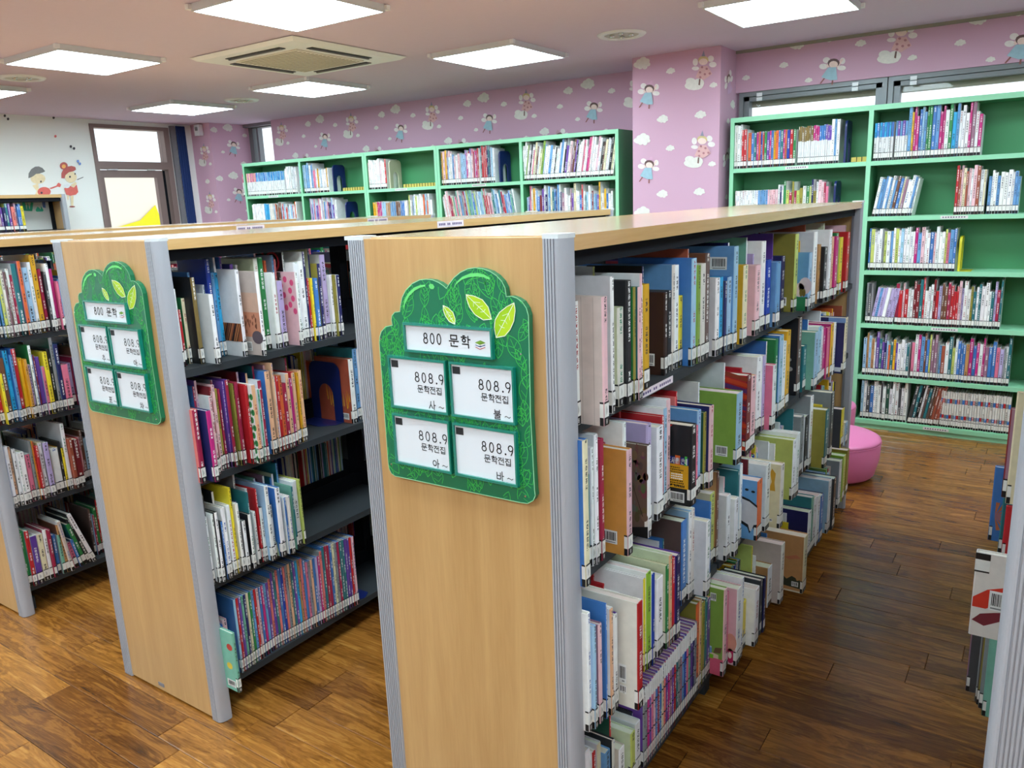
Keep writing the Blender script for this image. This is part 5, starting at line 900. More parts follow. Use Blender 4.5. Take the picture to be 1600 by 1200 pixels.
# ceiling fittings ----------------------------------------------------------
def light_panel(x, y, label, group='square ceiling light panels', rz=0.0):
    t = empty('ceiling_light', (x, y, CEIL), label, 'ceiling light', group); a, z = .303, CEIL-.034; e = .008
    mb = MB()
    for x0, x1, y0, y1 in ((-a, a, -a, -a+e), (-a, a, a-e, a), (-a, -a+e, -a+e, a-e), (a-e, a, -a+e, a-e)): mb.box(x+x0, x+x1, y+y0, y+y1, z, CEIL)
    mb.build('frame', MAT['wframe'], t)
    MB().box(x-a+e, x+a-e, y-a+e, y+a-e, z+.0015, z+.010).build('diffuser', MAT['diffuser'], t)
    for sx in (-1, 1):
        for sy in (-1, 1): MB().box(x+sx*(a+.006)-.012, x+sx*(a+.006)+.012, y+sy*(a+.006)-.012, y+sy*(a+.006)+.012, z+.008, z+.03).build('corner_clip', MAT['white'], t)
for x, y, lb in ((-1.735, 1.46, 'large square light panel at top, above the air conditioner'), (.02, 3.09, 'square light panel near the column and right window'), (-3.545, 1.475, 'square light panel at left between round downlight and air conditioner'), (-1.755, 3.155, 'square light panel right of the air conditioner'), (-3.53, 3.19, 'square light panel just beyond the air conditioner'), (-5.1, 3.155, 'square light panel nearest the glazed door'), (-5.15, 1.46, 'square light panel cut off at the left edge')):
    light_panel(x, y, lb)
for x, y in [(.05, 1.45), (1.85, 1.45), (1.85, 3.1)]+[(x, y) for y in (-.3, -2.0, -3.7) for x in (-5.15, -3.5, -1.72, .05, 1.85)]:
    light_panel(x, y, 'unseen square light panel, row %s, column %s from the mural wall' % ({1.45: 'over the aisles', 3.1: 'by the window', -.3: 'above the camera', -2.0: 'behind the camera', -3.7: 'far behind the camera'}[y], {-5.15: 'one', -3.5: 'two', -1.72: 'three', .05: 'four', 1.85: 'five'}[x]), 'ceiling light panels out of view')
ac = empty('air_conditioner', (-2.69, 2.36, CEIL), 'white square ceiling cassette air conditioner with beige grille', 'air conditioner')
x, y, a = -2.69, 2.36, .46; z1 = CEIL-.022
def frus(mb, x, y, a0, z0, a1, z1):
    p = [(x-a0, y-a0, z0), (x+a0, y-a0, z0), (x+a0, y+a0, z0), (x-a0, y+a0, z0), (x-a1, y-a1, z1), (x+a1, y-a1, z1), (x+a1, y+a1, z1), (x-a1, y+a1, z1)]
    mb.idx(p, [(0, 1, 5, 4), (1, 2, 6, 5), (2, 3, 7, 6), (3, 0, 4, 7), (4, 5, 6, 7)]); return mb
frus(MB(), x, y, a, CEIL-.004, a-.03, z1).build('panel', MAT['white'], ac)
g = MB().box(x-.27, x+.27, y-.27, y+.27, z1-.008, z1)
gr = g.build('grille', MAT['acgrille'], ac)
for i in range(17): MB().box(x-.25, x+.25, y-.25+i*.031, y-.245+i*.031, z1-.010, z1-.008).build('grille_slat', MAT['blind'], gr)
for dx, dy, hor in ((0, -.345, 1), (0, .345, 1), (-.345, 0, 0), (.345, 0, 0)):
    o = (MB().box(x-.24, x+.24, y+dy-.024, y+dy+.024, z1-.004, z1+.002) if hor else MB().box(x+dx-.024, x+dx+.024, y-.24, y+.24, z1-.004, z1+.002)).build('air_slot', MAT['slot'], ac)
    (MB().box(x-.235, x+.235, y+dy-.006, y+dy+.006, z1-.010, z1-.003) if hor else MB().box(x+dx-.006, x+dx+.006, y-.235, y+.235, z1-.010, z1-.003)).build('louvre', MAT['grey'], o)
for x, y, lb in ((-.93, 3.21, 'round recessed downlight beside the column'), (-4.489, 3.3, 'round recessed downlight in front of the far window'), (-4.446, 1.545, 'round recessed downlight at the left edge')):
    t = empty('downlight', (x, y, CEIL), lb, 'downlight', 'round downlights')
    MB().tube(x, y, [(.10, CEIL-.004), (.108, CEIL-.012), (.132, CEIL-.010), (.142, CEIL-.001)], 40, cap0=False, cap1=False).build('ring', MAT['white'], t, smooth=True)
    MB().tube(x, y, [(.02, CEIL-.0012), (.10, CEIL-.003)], 32, cap0=True, cap1=False).build('dish', MAT['tray'], t, smooth=True)
    for k in range(4):
        aa = k*PI/2+.4; xx, yy = x+.055*math.cos(aa), y+.055*math.sin(aa)
        MB().tube(xx, yy, [(.004, CEIL-.014), (.012, CEIL-.012), (.015, CEIL-.004)], 12).build('bulb', MAT['chrome'], t, smooth=True)
sd = empty('wall_sensor', (-6.26, 4.11, 2.36), 'small white sensor on the corner pillar near the ceiling', 'sensor')
MB().box(-6.30, -6.22, 4.08, 4.128, 2.30, 2.41).build('housing', MAT['white'], sd); MB().tube(-6.26, 4.085, [(.02, 2.35), (.02, 2.385)], 12).build('lens', MAT['grey'], sd)
# ------------------------------------------------------------------ bookcases
BAYS = ((.024, .893), (.893, 1.755), (1.755, 2.615)); TZ = (1.085, .765, .44, .11)
def post(mb, xi, xo, y0, sgn_y, z0, z1):
    """ribbed flat inner half and rounded outer half; xi inner edge, xo outer edge"""
    s = 1 if xo > xi else -1; wd = abs(xo-xi); pr = [(0, .026), (0, 0)]; nr = 4 if wd < .05 else 6
    for i in range(nr):
        a = .002+i*.006; pr += [(a, -.004), (a+.0035, -.004), (a+.0037, -.0015), (a+.0058, -.0015)]
    f0 = .003+nr*.006; pr += [(f0, -.004)]
    for k in range(1, 9):
        t = k/8*PI/2; pr.append((f0+(wd-f0)*math.sin(t), .024-.028*math.cos(t)))
    pr += [(wd, .034), (wd-.008, .040), (.012, .040), (.012, .026)]
    poly = [(xi+s*a, y0+sgn_y*b) for a, b in pr]
    mb.prism(poly, 'z', z0, z1)
def bookcase(x0, label, marks=True):
    t = empty('bookcase', (x0+W/2, L/2, 0), label, 'bookcase', 'double-sided bookcases in rows')
    for k, (ya, sg) in enumerate(((0, 1), (L, -1))):
        yb = ya+sg*.022
        pn = MB().box(x0+.052, x0+W-.043, min(ya, yb), max(ya, yb), .008, H-.004).build('end_panel', MAT['panel'], t)
        for xi, xo in ((x0+.054, x0), (x0+W-.045, x0+W)):
            mb = MB(); post(mb, xi, xo, ya, sg, .002, H-.006); po = mb.build('post', MAT['alu'], t)
            mb = MB(); lo, hi = min(xi, xo), max(xi, xo); y0_, y1_ = sorted((ya-sg*.002, ya+sg*.038))
            mb.prism([(lo, y0_), (hi-.012 if xo > xi else hi, y0_), (hi, y0_+.014) if xo > xi else (hi, y0_), (hi, y1_), (lo, y1_)], 'z', H-.006, H+.002).build('cap', MAT['cap'], po)
        if k == 0: MB().box(x0+.21, x0+.24, -.002, 0, .022, .034).build('rubber_plug', MAT['grey'], pn)
    MB().box(x0+.012, x0+W-.004, .022, L-.022, H-.030, H-.002).build('top_board', MAT['top'], t)
    rail = MB().box(x0+.03, x0+W-.03, .024, L-.024, H-.062, H-.0305)
    rail.build('top_rail', MAT['dark'], t)
    xm = x0+W/2
    for y in (.045, .893, 1.755, 2.594):
        u = MB().box(xm-.025, xm+.025, y-.018, y+.018, .0, H-.062).build('upright', MAT['dark'], t)
        MB().box(x0+.05, x0+W-.05, y-.02, y+.02, 0, .05).build('foot', MAT['shelf'], u)
    for (ya, yb) in BAYS:
        for z in TZ:
            for side in (-1, 1):
                xa, xb = (xm+.03, x0+W-.024) if side > 0 else (x0+.024, xm-.03)
                sh = MB().box(xa, xb, ya+.008, yb-.008, z-.022, z).build('shelf', MAT['shelf'], t)
                xs = xa if side > 0 else xb
                MB().box(xs-.004, xs+.004, ya+.008, yb-.008, z, z+.055).build('back_stop', MAT['dark'], sh)
                xq0, xq1 = (xa, xa+.17) if side > 0 else (xb-.17, xb)
                for yy in (ya+.010, yb-.012): MB().prism([(xq0, z-.022), (xq1, z-.022), (xq0 if side > 0 else xq1, z+.10) if False else ((xq0+.03, z+.09) if side > 0 else (xq1-.03, z+.09)), (xq0, z+.09) if side > 0 else (xq0+.14, z+.09)] if side > 0 else [(xq0, z-.022), (xq1, z-.022), (xq1, z+.09), (xq1-.03, z+.09)], 'y', yy, yy+.002).build('bracket', MAT['dark'], sh)
    return t
case3 = bookcase(XC[3], 'maple bookcase with grey posts in the centre foreground')
index_kids()
CASES = {3: case3}
for k, lb in ((2, 'second maple bookcase, left of the centre one, with green tree sign'), (1, 'maple bookcase cut by the left edge, books facing the aisle'), (0, 'far maple bookcase with only its top strip showing'), (4, 'maple bookcase at the right edge, only grey post and panel showing')):
    c = copy_tree(case3); c.location = (XC[k]+W/2, L/2, 0); c['label'] = lb; CASES[k] = c; ORG[c.name] = Vector(c.location)
# shelf notices on top edges and the shelf lip
def notice(parent, xface, y0, y1, z0, z1):
    o = ORG[parent.name]
    mb = MB().box(xface-.0006, xface+.0008, y0, y1, z0, z1, lin((228, 214, 222)))
    n = 14
    for i in range(n):
        a = y0+(y1-y0)*(.06+.88*i/n); h = (z1-z0)
        if i in (4, 7): continue
        mb.face([(xface+.001, a, z0+h*.32), (xface+.001, a+(y1-y0)*.04, z0+h*.32), (xface+.001, a+(y1-y0)*.04, z0+h*.68), (xface+.001, a, z0+h*.68)], lin((70, 52, 110)))
    mb.build('shelf_notice', MAT['print'], parent)
notice(CASES[2], XC[2]+W-.004, 1.164, 1.328, H-.028, H-.004); notice(CASES[1], XC[1]+W-.004, 1.182, 1.344, H-.028, H-.004); notice(CASES[1], XC[1]+W-.004, 2.052, 2.218, H-.028, H-.004)
notice(CASES[3], XC[3]+W-.0235, .36, .54, 1.066, 1.083)
# tall case against the left wall
tc = empty('bookcase', (-6.28, 1.3, 0), 'taller open-backed maple bookcase against the mural wall', 'bookcase')
tx0, tx1, tH, tY = -6.42, -6.15, 1.727, 2.575
for ya, sg in ((0, 1), (tY, -1)):
    MB().box(tx0+.02, tx1-.05, min(ya, ya+sg*.022), max(ya, ya+sg*.022), 0, tH-.004).build('end_panel', MAT['panel'], tc)
    mb = MB(); post(mb, tx1-.06, tx1, ya, sg, 0, tH); mb.build('post', MAT['alu'], tc)
MB().box(tx0, tx1-.004, .022, tY-.022, tH-.03, tH-.002).build('top_board', MAT['top'], tc)
MB().box(tx0+.01, tx1-.02, .024, tY-.024, tH-.062, tH-.031).build('top_rail', MAT['dark'], tc)
for y in (.9, 1.75, 2.55): MB().box(tx0+.02, tx0+.06, y-.016, y+.016, 0, tH-.062).build('upright', MAT['dark'], tc)
for z in (1.42, 1.09, .76, .43, .1):
    for ya, yb in ((.024, .9), (.9, 1.75), (1.75, 2.55)): MB().box(tx0+.05, tx1-.02, ya+.004, yb-.004, z-.02, z).build('shelf', MAT['dark'], tc)
# ------------------------------------------------------------------ green wall shelves
def green_unit(x0, x1, nb, label, group='green wall bookshelves', yf=4.05, dep=.235, h=1.975, divs=None):
    t = empty('wall_bookshelf', ((x0+x1)/2, yf+dep/2, 0), label, 'bookshelf', group); yb = yf+dep; th = .026; GM = [MAT['green'], MAT['mint']]; fm = {2: 1}
    for xs in (x0, x1-th): MB().box(xs, xs+th, yf, yb, 0, h, fm=fm).build('side_panel', GM, t)
    MB().box(x0+th, x1-th, yf, yb-.008, h-.03, h, fm={2: 1, 1: 1}).build('top_board', GM, t)
    MB().box(x0+th, x1-th, yb-.008, yb, .03, h-.001).build('back_panel', MAT['green'], t)
    MB().box(x0+th, x1-th, yf+.008, yf+.02, 0, .06).build('plinth', MAT['mint'], t)
    bx = divs or [x0+i*(x1-x0)/nb for i in range(nb+1)]
    for i in range(1, nb): MB().box(bx[i]-th/2, bx[i]+th/2, yf, yb-.008, .06, h-.03, fm=fm).build('divider', GM, t)
    for i in range(nb):
        a = bx[i]+(th if i == 0 else th/2); b = bx[i+1]-(th if i == nb-1 else th/2)
        for k, z in enumerate(GZ):
            sh = MB().box(a+.0005, b-.0005, yf, yb-.008, z-.026, z, fm={2: 1, 1: 1}).build('shelf', GM, t)
            if (i+k) % 2 == 0:
                c = a+(b-a)*.5; mb = MB().box(c-.07, c+.07, yf-.0012, yf, z-.022, z-.004, lin((222, 220, 216)))
                for q in range(9): mb.face([(c-.06+q*.0135, yf-.0015, z-.016), (c-.052+q*.0135, yf-.0015, z-.016), (c-.052+q*.0135, yf-.0015, z-.009), (c-.06+q*.0135, yf-.0015, z-.009)], lin((110, 104, 120)))
                mb.build('shelf_notice', MAT['print'], sh)
    return t
GZ = (1.655, 1.33, 1.005, .675, .345, .056)
green_unit(-.564, 2.1, 3, 'tall green wall bookshelf under the window, right of the column', divs=[-.564, .286, 1.24, 2.1])
green_unit(-5.551, -3.868, 2, 'leftmost green wall bookshelf, next to the corner window')
green_unit(-3.866, -3.043, 1, 'single-bay green wall bookshelf between two wider ones')
green_unit(-3.041, -1.374, 2, 'green wall bookshelf ending beside the column')
# ------------------------------------------------------------------ books
PALL = {k: lin(v) for k, v in PAL.items()}
def lum(c): return .2126*c[0]+.7152*c[1]+.0722*c[2]
def tr_x(X, y0, z0, sg):       # spine faces sg*X
    return lambda a, b, c: (X-sg*a, y0+b, z0+c)
def tr_y(x0, Yf, z0):          # spine faces -Y
    return lambda a, b, c: (x0+b, Yf+a, z0+c)
WHITE = lin((232, 230, 224)); BLK = lin((24, 24, 26)); PAPER = lin((226, 220, 206))
def colour(k, r, jit=.10):
    c = PALL[k]; f = 1+r.uniform(-jit, jit); return tuple(min(1, v*f*(1+r.uniform(-.03, .03))) for v in c)
def add_book(cov, pag, lab, T, d, t, h, spine, cover, r, label=True, detail=True, mats=(0, 0, 0), lean=0.0):
    if lean:
        T0 = T; ca, sa = math.cos(lean), math.sin(lean)
        T = lambda a, b, c: T0(a, b*ca-c*sa, b*sa+c*ca)
    b = min(.0026, t*.22); c = min(.003, t*.25)
    prof = [(c, 0), (0, c), (0, t-c), (c, t), (d, t), (d, t-b), (b, t-b), (b, b), (d, b), (d, 0)]
    n = len(prof)
    segs = [(0, 1, None)]; k = spine
    if spine[:2] == 'S:': k = spine[2:]; segs = [(0, .36, None), (.36, .378, lin((30, 26, 40))), (.378, .68, None), (.68, .698, lin((30, 26, 40))), (.698, .80, None), (.80, 1, lin((226, 224, 224)))]
    if spine[:2] == 'U:': k = spine[2:]; segs = [(0, .62, lin((222, 222, 222))), (.62, 1, None)]
    if spine[:2] == 'T:': k = spine[2:]; segs = [(0, .26, lin((220, 216, 208))), (.26, .36, None), (.36, .68, lin((222, 218, 210))), (.68, .80, None), (.80, 1, lin((222, 218, 210)))]
    sc = colour(k, r); cc = colour(cover, r)
    inkc = (.02, .02, .025) if lum(sc) > .22 else (.85, .85, .83)
    if lum(sc) > .5 and r.random() < .35: inkc = r.choice(((.35, .03, .04), (.03, .08, .35), (.02, .2, .1)))
    sd = r.random()*40
    for z0f, z1f, oc in segs:
        z0, z1 = z0f*h, z1f*h; s_ = oc or sc
        for i in range(n):
            j = (i+1) % n; A, B = prof[i], prof[j]; pts = [T(A[0], A[1], z0), T(B[0], B[1], z0), T(B[0], B[1], z1), T(A[0], A[1], z1)]
            if i <= 2:
                u0, u1 = A[1]/t, B[1]/t; cov.face(pts, s_, mats[0], inkc, [(u0, z0+sd), (u1, z0+sd), (u1, z1+sd), (u0, z1+sd)])
            else: cov.face(pts, cc, mats[0])
    for z in (0, h):
        for q in ((0, 1, 8-1, 9), ): pass
        cov.face([T(a_, b_, z) for a_, b_ in (prof[0], prof[1], (b, b), prof[8], prof[9])], cc, mats[0])
        cov.face([T(a_, b_, z) for a_, b_ in (prof[1], prof[2], (b, t-b), (b, b))], sc, mats[0])
        cov.face([T(a_, b_, z) for a_, b_ in (prof[3], prof[2], (b, t-b), prof[5], prof[4])], cc, mats[0])
    P = [T(x, y, z) for z in (.002, h-.003) for x, y in ((b, b), (d-.003, b), (d-.003, t-b), (b, t-b))]
    pc = tuple(v*r.uniform(.86, 1.04) for v in PAPER)
    pag.idx(P, [(0, 3, 2, 1), (4, 5, 6, 7), (0, 1, 5, 4), (1, 2, 6, 5), (2, 3, 7, 6), (3, 0, 4, 7)], pc, mats[1])
    if label:
        e = .0005; wr = .009
        g_ = min(.0008, t*.08); segs_ = [((-e, g_), (-e, t-g_))]
        if detail: segs_ += [((wr, -e), (.0012, -e)), ((.0012, t+e), (wr, t+e))]
        for z0, z1, col in ((.001, .017, BLK), (.017, .044, WHITE), (.044, .0475, BLK)):
            for A, B in segs_:
                lab.face([T(A[0], A[1], z0), T(B[0], B[1], z0), T(B[0], B[1], z1), T(A[0], A[1], z1)], col, mats[2])
        if detail and t > .006:
            m = t/2; e2 = -.0008
            def q(y0, y1, z0, z1, c): lab.face([T(e2, y0, z0), T(e2, y1, z0), T(e2, y1, z1), T(e2, y0, z1)], c, mats[2])
            q(m-.0022, m+.0022, .0045, .013, WHITE); e2 = -.0010
            q(m-.001, m+.001, .0056, .008, BLK); q(m-.001, m+.001, .0096, .012, BLK)
            for k_ in range(3): q(m-.0026+k_*.0018, m-.0018+k_*.0018, .022+.002*k_, .039-.003*k_, lin((120, 120, 124)))
STF = MB()
def stuff_book(T, d, t, h, sp, cv, r, label=True, lean=0.0): add_book(STF, STF, STF, T, d, t, h, sp, cv, r, label, False, (0, 1, 2), lean)
MATS3 = [MAT['cover'], MAT['page'], MAT['sticker']]
# art printed on near covers ------------------------------------------------
def poly_on(mb, y, X, sg, pts, col, lay=1):  # pts (inward a, height c)
    mb.face([(X-sg*a, y-.0004*lay, c) for a, c in pts], col)
def rect(a0, a1, c0, c1): return [(a0, c0), (a1, c0), (a1, c1), (a0, c1)]
def barcode(mb, y, X, sg, a0, a1, c0, c1, r, lay=2):
    poly_on(mb, y, X, sg, rect(a0, a1, c0, c1), lin((232, 232, 230)), lay)
    a = a0+(a1-a0)*.10
    while a < a1-(a1-a0)*.12:
        w = r.uniform(.0008, .0026); poly_on(mb, y, X, sg, rect(a, min(a+w, a1-.002), c0+(c1-c0)*.25, c1-(c1-c0)*.12), BLK, lay+1); a += w+r.uniform(.0008, .002)
    poly_on(mb, y, X, sg, rect(a0+.004, a1-.008, c0+(c1-c0)*.08, c0+(c1-c0)*.15), lin((130, 130, 130)), lay+1)
HG = {}
def _c(cx, cy, rx, ry=None, n=14, a0=0, a1=2*PI):
    ry = ry or rx; return [(cx+rx*math.cos(a0+(a1-a0)*i/n), cy+ry*math.sin(a0+(a1-a0)*i/n)) for i in range(n+1)]
_AA = [[(.78, 1), (.78, 0)], [(.78, .52), (.99, .52)]]
_AT = [[(.78, .98), (.78, .42)], [(.78, .7), (.98, .7)]]
_J = [[(.08, .9), (.62, .9)], [(.36, .9), (.33, .72), (.08, .48)], [(.36, .72), (.62, .48)]]
HG['문'] = [[(.2, .97), (.8, .97), (.8, .64), (.2, .64), (.2, .97)], [(.04, .48), (.96, .48)], [(.5, .48), (.5, .28)], [(.2, .3), (.2, .06), (.86, .06)]]
HG['학'] = [[(.28, .99), (.46, .99)], [(.1, .87), (.64, .87)], _c(.37, .62, .15, .14), *_AT, [(.2, .3), (.8, .3), (.8, .0)]]
HG['전'] = [*_J, [(.82, .99), (.82, .3)], [(.6, .68), (.82, .68)], [(.22, .34), (.22, .06), (.88, .06)]]
HG['집'] = [*_J, [(.82, .99), (.82, .46)], [(.24, .4), (.24, .04), (.82, .04), (.82, .4)], [(.24, .22), (.82, .22)]]
HG['사'] = [[(.34, .92), (.28, .5), (.04, .1)], [(.31, .58), (.6, .12)], *_AA]
HG['아'] = [_c(.33, .5, .25, .3), *_AA]
HG['바'] = [[(.1, .85), (.1, .15), (.56, .15), (.56, .85)], [(.1, .52), (.56, .52)], *_AA]
HG['불'] = [[(.2, 1), (.2, .68), (.8, .68), (.8, 1)], [(.2, .84), (.8, .84)], [(.04, .54), (.96, .54)], [(.5, .54), (.5, .4)], [(.2, .38), (.8, .38), (.8, .21), (.2, .21), (.2, .03), (.86, .03)]]
HG['추'] = [[(.38, .99), (.62, .99)], [(.15, .85), (.85, .85)], [(.5, .85), (.42, .66), (.15, .5)], [(.5, .7), (.85, .5)], [(.04, .36), (.96, .36)], [(.5, .36), (.5, 0)]]
HG['포'] = [[(.12, .93), (.88, .93)], [(.12, .5), (.88, .5)], [(.34, .93), (.34, .5)], [(.66, .93), (.66, .5)], [(.5, .42), (.5, .12)], [(.04, .1), (.96, .1)]]
HG['차'] = [[(.24, .95), (.44, .95)], [(.06, .76), (.62, .76)], [(.34, .76), (.3, .45), (.05, .12)], [(.33, .5), (.62, .14)], *_AA]
HG['도'] = [[(.85, .93), (.18, .93), (.18, .52), (.85, .52)], [(.5, .52), (.5, .14)], [(.04, .12), (.96, .12)]]
HG['서'] = [[(.34, .92), (.28, .5), (.04, .1)], [(.31, .58), (.56, .14)], [(.82, 1), (.82, 0)], [(.58, .52), (.82, .52)]]
HG['관'] = [[(.1, .92), (.56, .92), (.54, .66)], [(.32, .7), (.32, .5)], [(.04, .48), (.64, .48)], *_AT, [(.2, .32), (.2, .06), (.86, .06)]]
HG['이'] = [_c(.33, .5, .25, .3), [(.82, 1), (.82, 0)]]
HG['용'] = [_c(.5, .84, .24, .14), [(.36, .62), (.36, .5)], [(.64, .62), (.64, .5)], [(.04, .48), (.96, .48)], _c(.5, .18, .26, .17)]
HG['안'] = [_c(.36, .72, .22, .2), *_AT, [(.2, .34), (.2, .06), (.86, .06)]]
HG['내'] = [[(.14, .85), (.14, .25), (.5, .3)], [(.62, .96), (.62, .04)], [(.88, 1), (.88, 0)], [(.62, .5), (.88, .5)]]
HG['8'] = [_c(.5, .75, .27, .24), _c(.5, .26, .34, .26)]
HG['0'] = [_c(.5, .5, .32, .5)]
HG['9'] = [_c(.5, .7, .34, .29), [(.84, .7), (.78, .35), (.55, .0)]]
HG['.'] = [_c(.3, .04, .05, .05, 6)]
HG['~'] = [[(.05, .42), (.25, .55), (.5, .45), (.75, .36), (.95, .5)]]
HG[' '] = []
def text(mb, s, x, z, w, h, sw, y, col=(.012, .012, .014), adv=None, mir=1):
    """strokes in plane y, left edge x, base z; each char w x h"""
    adv = adv or w*1.12
    for ch in s:
        ww = w
        for pl in HG[ch]: mb.ribbon([(x+mir*p[0]*ww, z+p[1]*h) for p in pl], sw, 'y', y, col=col)
        x += mir*(adv*.5 if ch in '. ' else adv)
def art(tagname, t, y, X, sg, z, h, d, r):
    ks = {'guide': .53, 'whale': .5, 'mug': .5, 'tan': .52, 'dog': .6, 'cloud': .62, 'spoons': .7, 'pinkcircle': .6, 'navylabel': .55, 'stone': .6}.get(tagname, 1.0); kf = lambda a: a*ks
    mb = MB(); L_ = lambda *c: lin(c); P = lambda pts, col, lay=1: poly_on(mb, y, X, sg, [(kf(a), z+c) for a, c in pts], col, lay)
    B = lambda a0, a1, c0, c1: barcode(mb, y, X, sg, kf(a0), kf(a1), z+c0, z+c1, r)
    E = lambda ca, cc, ra, rc, col, lay=1: P(ell(ca, cc, ra, rc, 14), col, lay)
    nm = 'cover_art'
    if tagname == 'beige':
        for a in (.02, .045): P(rect(a, a+.0012, .0, h), L_(176, 160, 152), 1)
    elif tagname == 'barcode': B(.025, .06, .022, .052); nm = 'barcode'
    elif tagname == 'barcodetop': B(.022, .07, h-.062, h-.028); nm = 'barcode'
    elif tagname == 'cloud': P(rect(.003, .12, 0, .05), L_(40, 120, 76)); E(.02, .09, .035, .03, L_(214, 196, 208)); E(.05, .075, .03, .025, L_(214, 196, 208)); E(.025, .065, .010, .014, L_(120, 104, 50), 2); E(.04, .065, .010, .014, L_(120, 104, 50), 2)
    elif tagname == 'bluearc':
        for i in range(9): E(.02+i*.014, h-.045-.012*abs(i-3)*.6, .010, .008, L_(60, 110, 156), 1)
    elif tagname == 'stone':
        for i in range(46): E(r.uniform(.01, d-.03), r.uniform(.03, h-.01), r.uniform(.004, .014), r.uniform(.004, .014), tuple(v*r.uniform(.5, 1.35) for v in L_(104, 84, 76)), 1+i % 3)
        P([(0.001, .0), (d*.8, 0), (d*.8, .012), (0.001, .028)], L_(20, 20, 22), 4)
        P([(.02, .05), (.06, .12), (.062, .12), (.023, .05)], L_(52, 40, 38), 4)
    elif tagname == 'guide':
        nm = 'guide_card'; P([(.01, h-.001), (.15, h-.001), (.15, h-.03), (.09, h-.001)], L_(206, 50, 40), 1)
        P(rect(.012, .115, .044, .105), L_(222, 164, 30), 2); P(rect(.012, .115, .105, .124), L_(28, 40, 120), 2); P(rect(.052, .076, .104, .128), L_(226, 110, 50), 3); P(rect(.018, .030, .104, .128), L_(70, 190, 80), 3)
        # text reads left to right for a viewer looking along +Y: inward = left
        text(mb, '도서관', X-sg*.0595, z+.107, .0085, .015, .0014, y-.0022, L_(240, 240, 244), .0098)
        text(mb, '이용', X-sg*.0393, z+.108, .0056, .014, .0012, y-.0024, L_(240, 240, 240), .0061)
        text(mb, '안내', X-sg*.025, z+.107, .0075, .015, .0014, y-.0024, L_(240, 240, 244), .0088)
        for k in range(9):
            w_ = r.uniform(.045, .085) if k not in (3, 4, 5) else .055; a0 = .022+(.09-w_)/2*(1 if k in (3, 4, 5) else 1.6)
            a = a0
            while a < a0+w_:
                q = r.uniform(.003, .008); P(rect(a, a+q, .095-k*.0056, .098-k*.0056), L_(60, 46, 20) if k not in (3, 4, 5) else L_(246, 246, 236), 3); a += q+.0022
        P([(.09, .049), (.105, .047), (.105, .049), (.092, .053)], BLK, 3)
        for k in range(6): P(rect(.03+k*.0085, .036+k*.0085, .047, .053), BLK, 3)
        B(.03, .10, .008, .034)
    elif tagname == 'plaid':
        for i in range(14): c0 = h*i/14; P([(.0, c0), (.15, c0+.03), (.15, c0+.045), (.0, c0+.012)], r.choice((L_(96, 50, 110), L_(206, 70, 40), L_(120, 40, 60), L_(150, 60, 40))), 1+i % 2)
    elif tagname == 'spoons':
        for i in range(5): E(.09-.012*i, h-.05-i*.035, .035-.004*i, .009, L_(150, 152, 154)); 
        P(rect(.055, .058, .03, h*.5), L_(120, 122, 124))
    elif tagname == 'navylabel': P(rect(.01, .09, .008, .026), L_(200, 206, 214)); P(rect(.0, .12, h-.02, h), L_(120, 150, 200))
    elif tagname == 'whitetext':
        nm = 'cover_print'
        for k in range(9):
            a = .065
            while a < .065+(.055 if k % 3 else .03): q = r.uniform(.002, .006); P(rect(a, a+q, h-.05-k*.011, h-.047-k*.011), L_(96, 96, 100)); a += q+.0015
        B(.028, .046, .055, .10); B(.028, .044, .03, .05)
    elif tagname == 'whale':
        P([(.002, .02), (.03, .045), (.045, .02), (.06, .04), (.14, .06), (.14, h*.66), (.1, h*.72), (.05, h*.68), (.002, h*.6)], BLK, 1); P([(.001, .055), (.02, .052), (.035, .03), (.045, .03), (.055, .05), (.14, .07), (.14, h*.62), (.1, h*.68), (.05, h*.645), (.001, h*.56)], L_(206, 204, 208), 2)
        E(.03, h*.82, .012, .004, BLK, 1); E(.07, h*.84, .012, .004, BLK, 1)
    elif tagname == 'dog': P([(.03, h-.03), (.05, h-.015), (.06, h-.03), (.05, h-.06), (.065, h-.09), (.03, h-.09), (.035, h-.06)], L_(200, 150, 40)); E(.10, h-.03, .03, .012, L_(190, 130, 90)); B(.04, .06, .02, .03)
    elif tagname == 'mug':
        P(rect(.002, .11, 0, .055), L_(214, 92, 120)); P([(.03, .055), (.11, .055), (.11, .075), (.03, .068)], L_(226, 200, 176)); P([(.008, .095), (.05, .09), (.06, .072), (.018, .075)], L_(120, 92, 66), 2); P(rect(.07, .09, .07, .09), L_(120, 160, 210), 3); E(.08, .09, .010, .003, L_(190, 214, 240), 4); P(rect(.06, .11, .052, .066), L_(130, 200, 40), 2); B(.05, .085, h-.04, h-.015)
    elif tagname == 'tan':
        P(rect(.004, .15, .0, .006), L_(226, 216, 190)); P([(.01, .015), (.02, .05), (.04, .045), (.05, .055), (.075, .06), (.11, .045), (.14, .06), (.15, .02)], L_(56, 60, 44)); P(rect(.012, .0135, .01, h-.01), L_(140, 96, 60)); P([(.02, h*.62), (.1, h*.57), (.13, h*.6), (.05, h*.67)], L_(196, 120, 90)); B(.03, .075, .022, .04)
    elif tagname == 'pinkcircle': E(.03, .03, .022, .025, L_(190, 40, 90)); E(.032, .032, .009, .011, L_(240, 220, 210), 2); E(.03, .075, .03, .03, L_(224, 160, 140), 1)
    elif tagname == 'hair':
        P(rect(.002, .10, .045, .10), L_(150, 84, 50))
        for i in range(26): a = r.uniform(.0, .09); P([(a, .10), (a+.0025, .10), (a+.03, .045), (a+.026, .045)], r.choice((L_(26, 20, 20), L_(206, 130, 80), L_(40, 30, 28))), 2+i % 3)
    elif tagname == 'sepia':
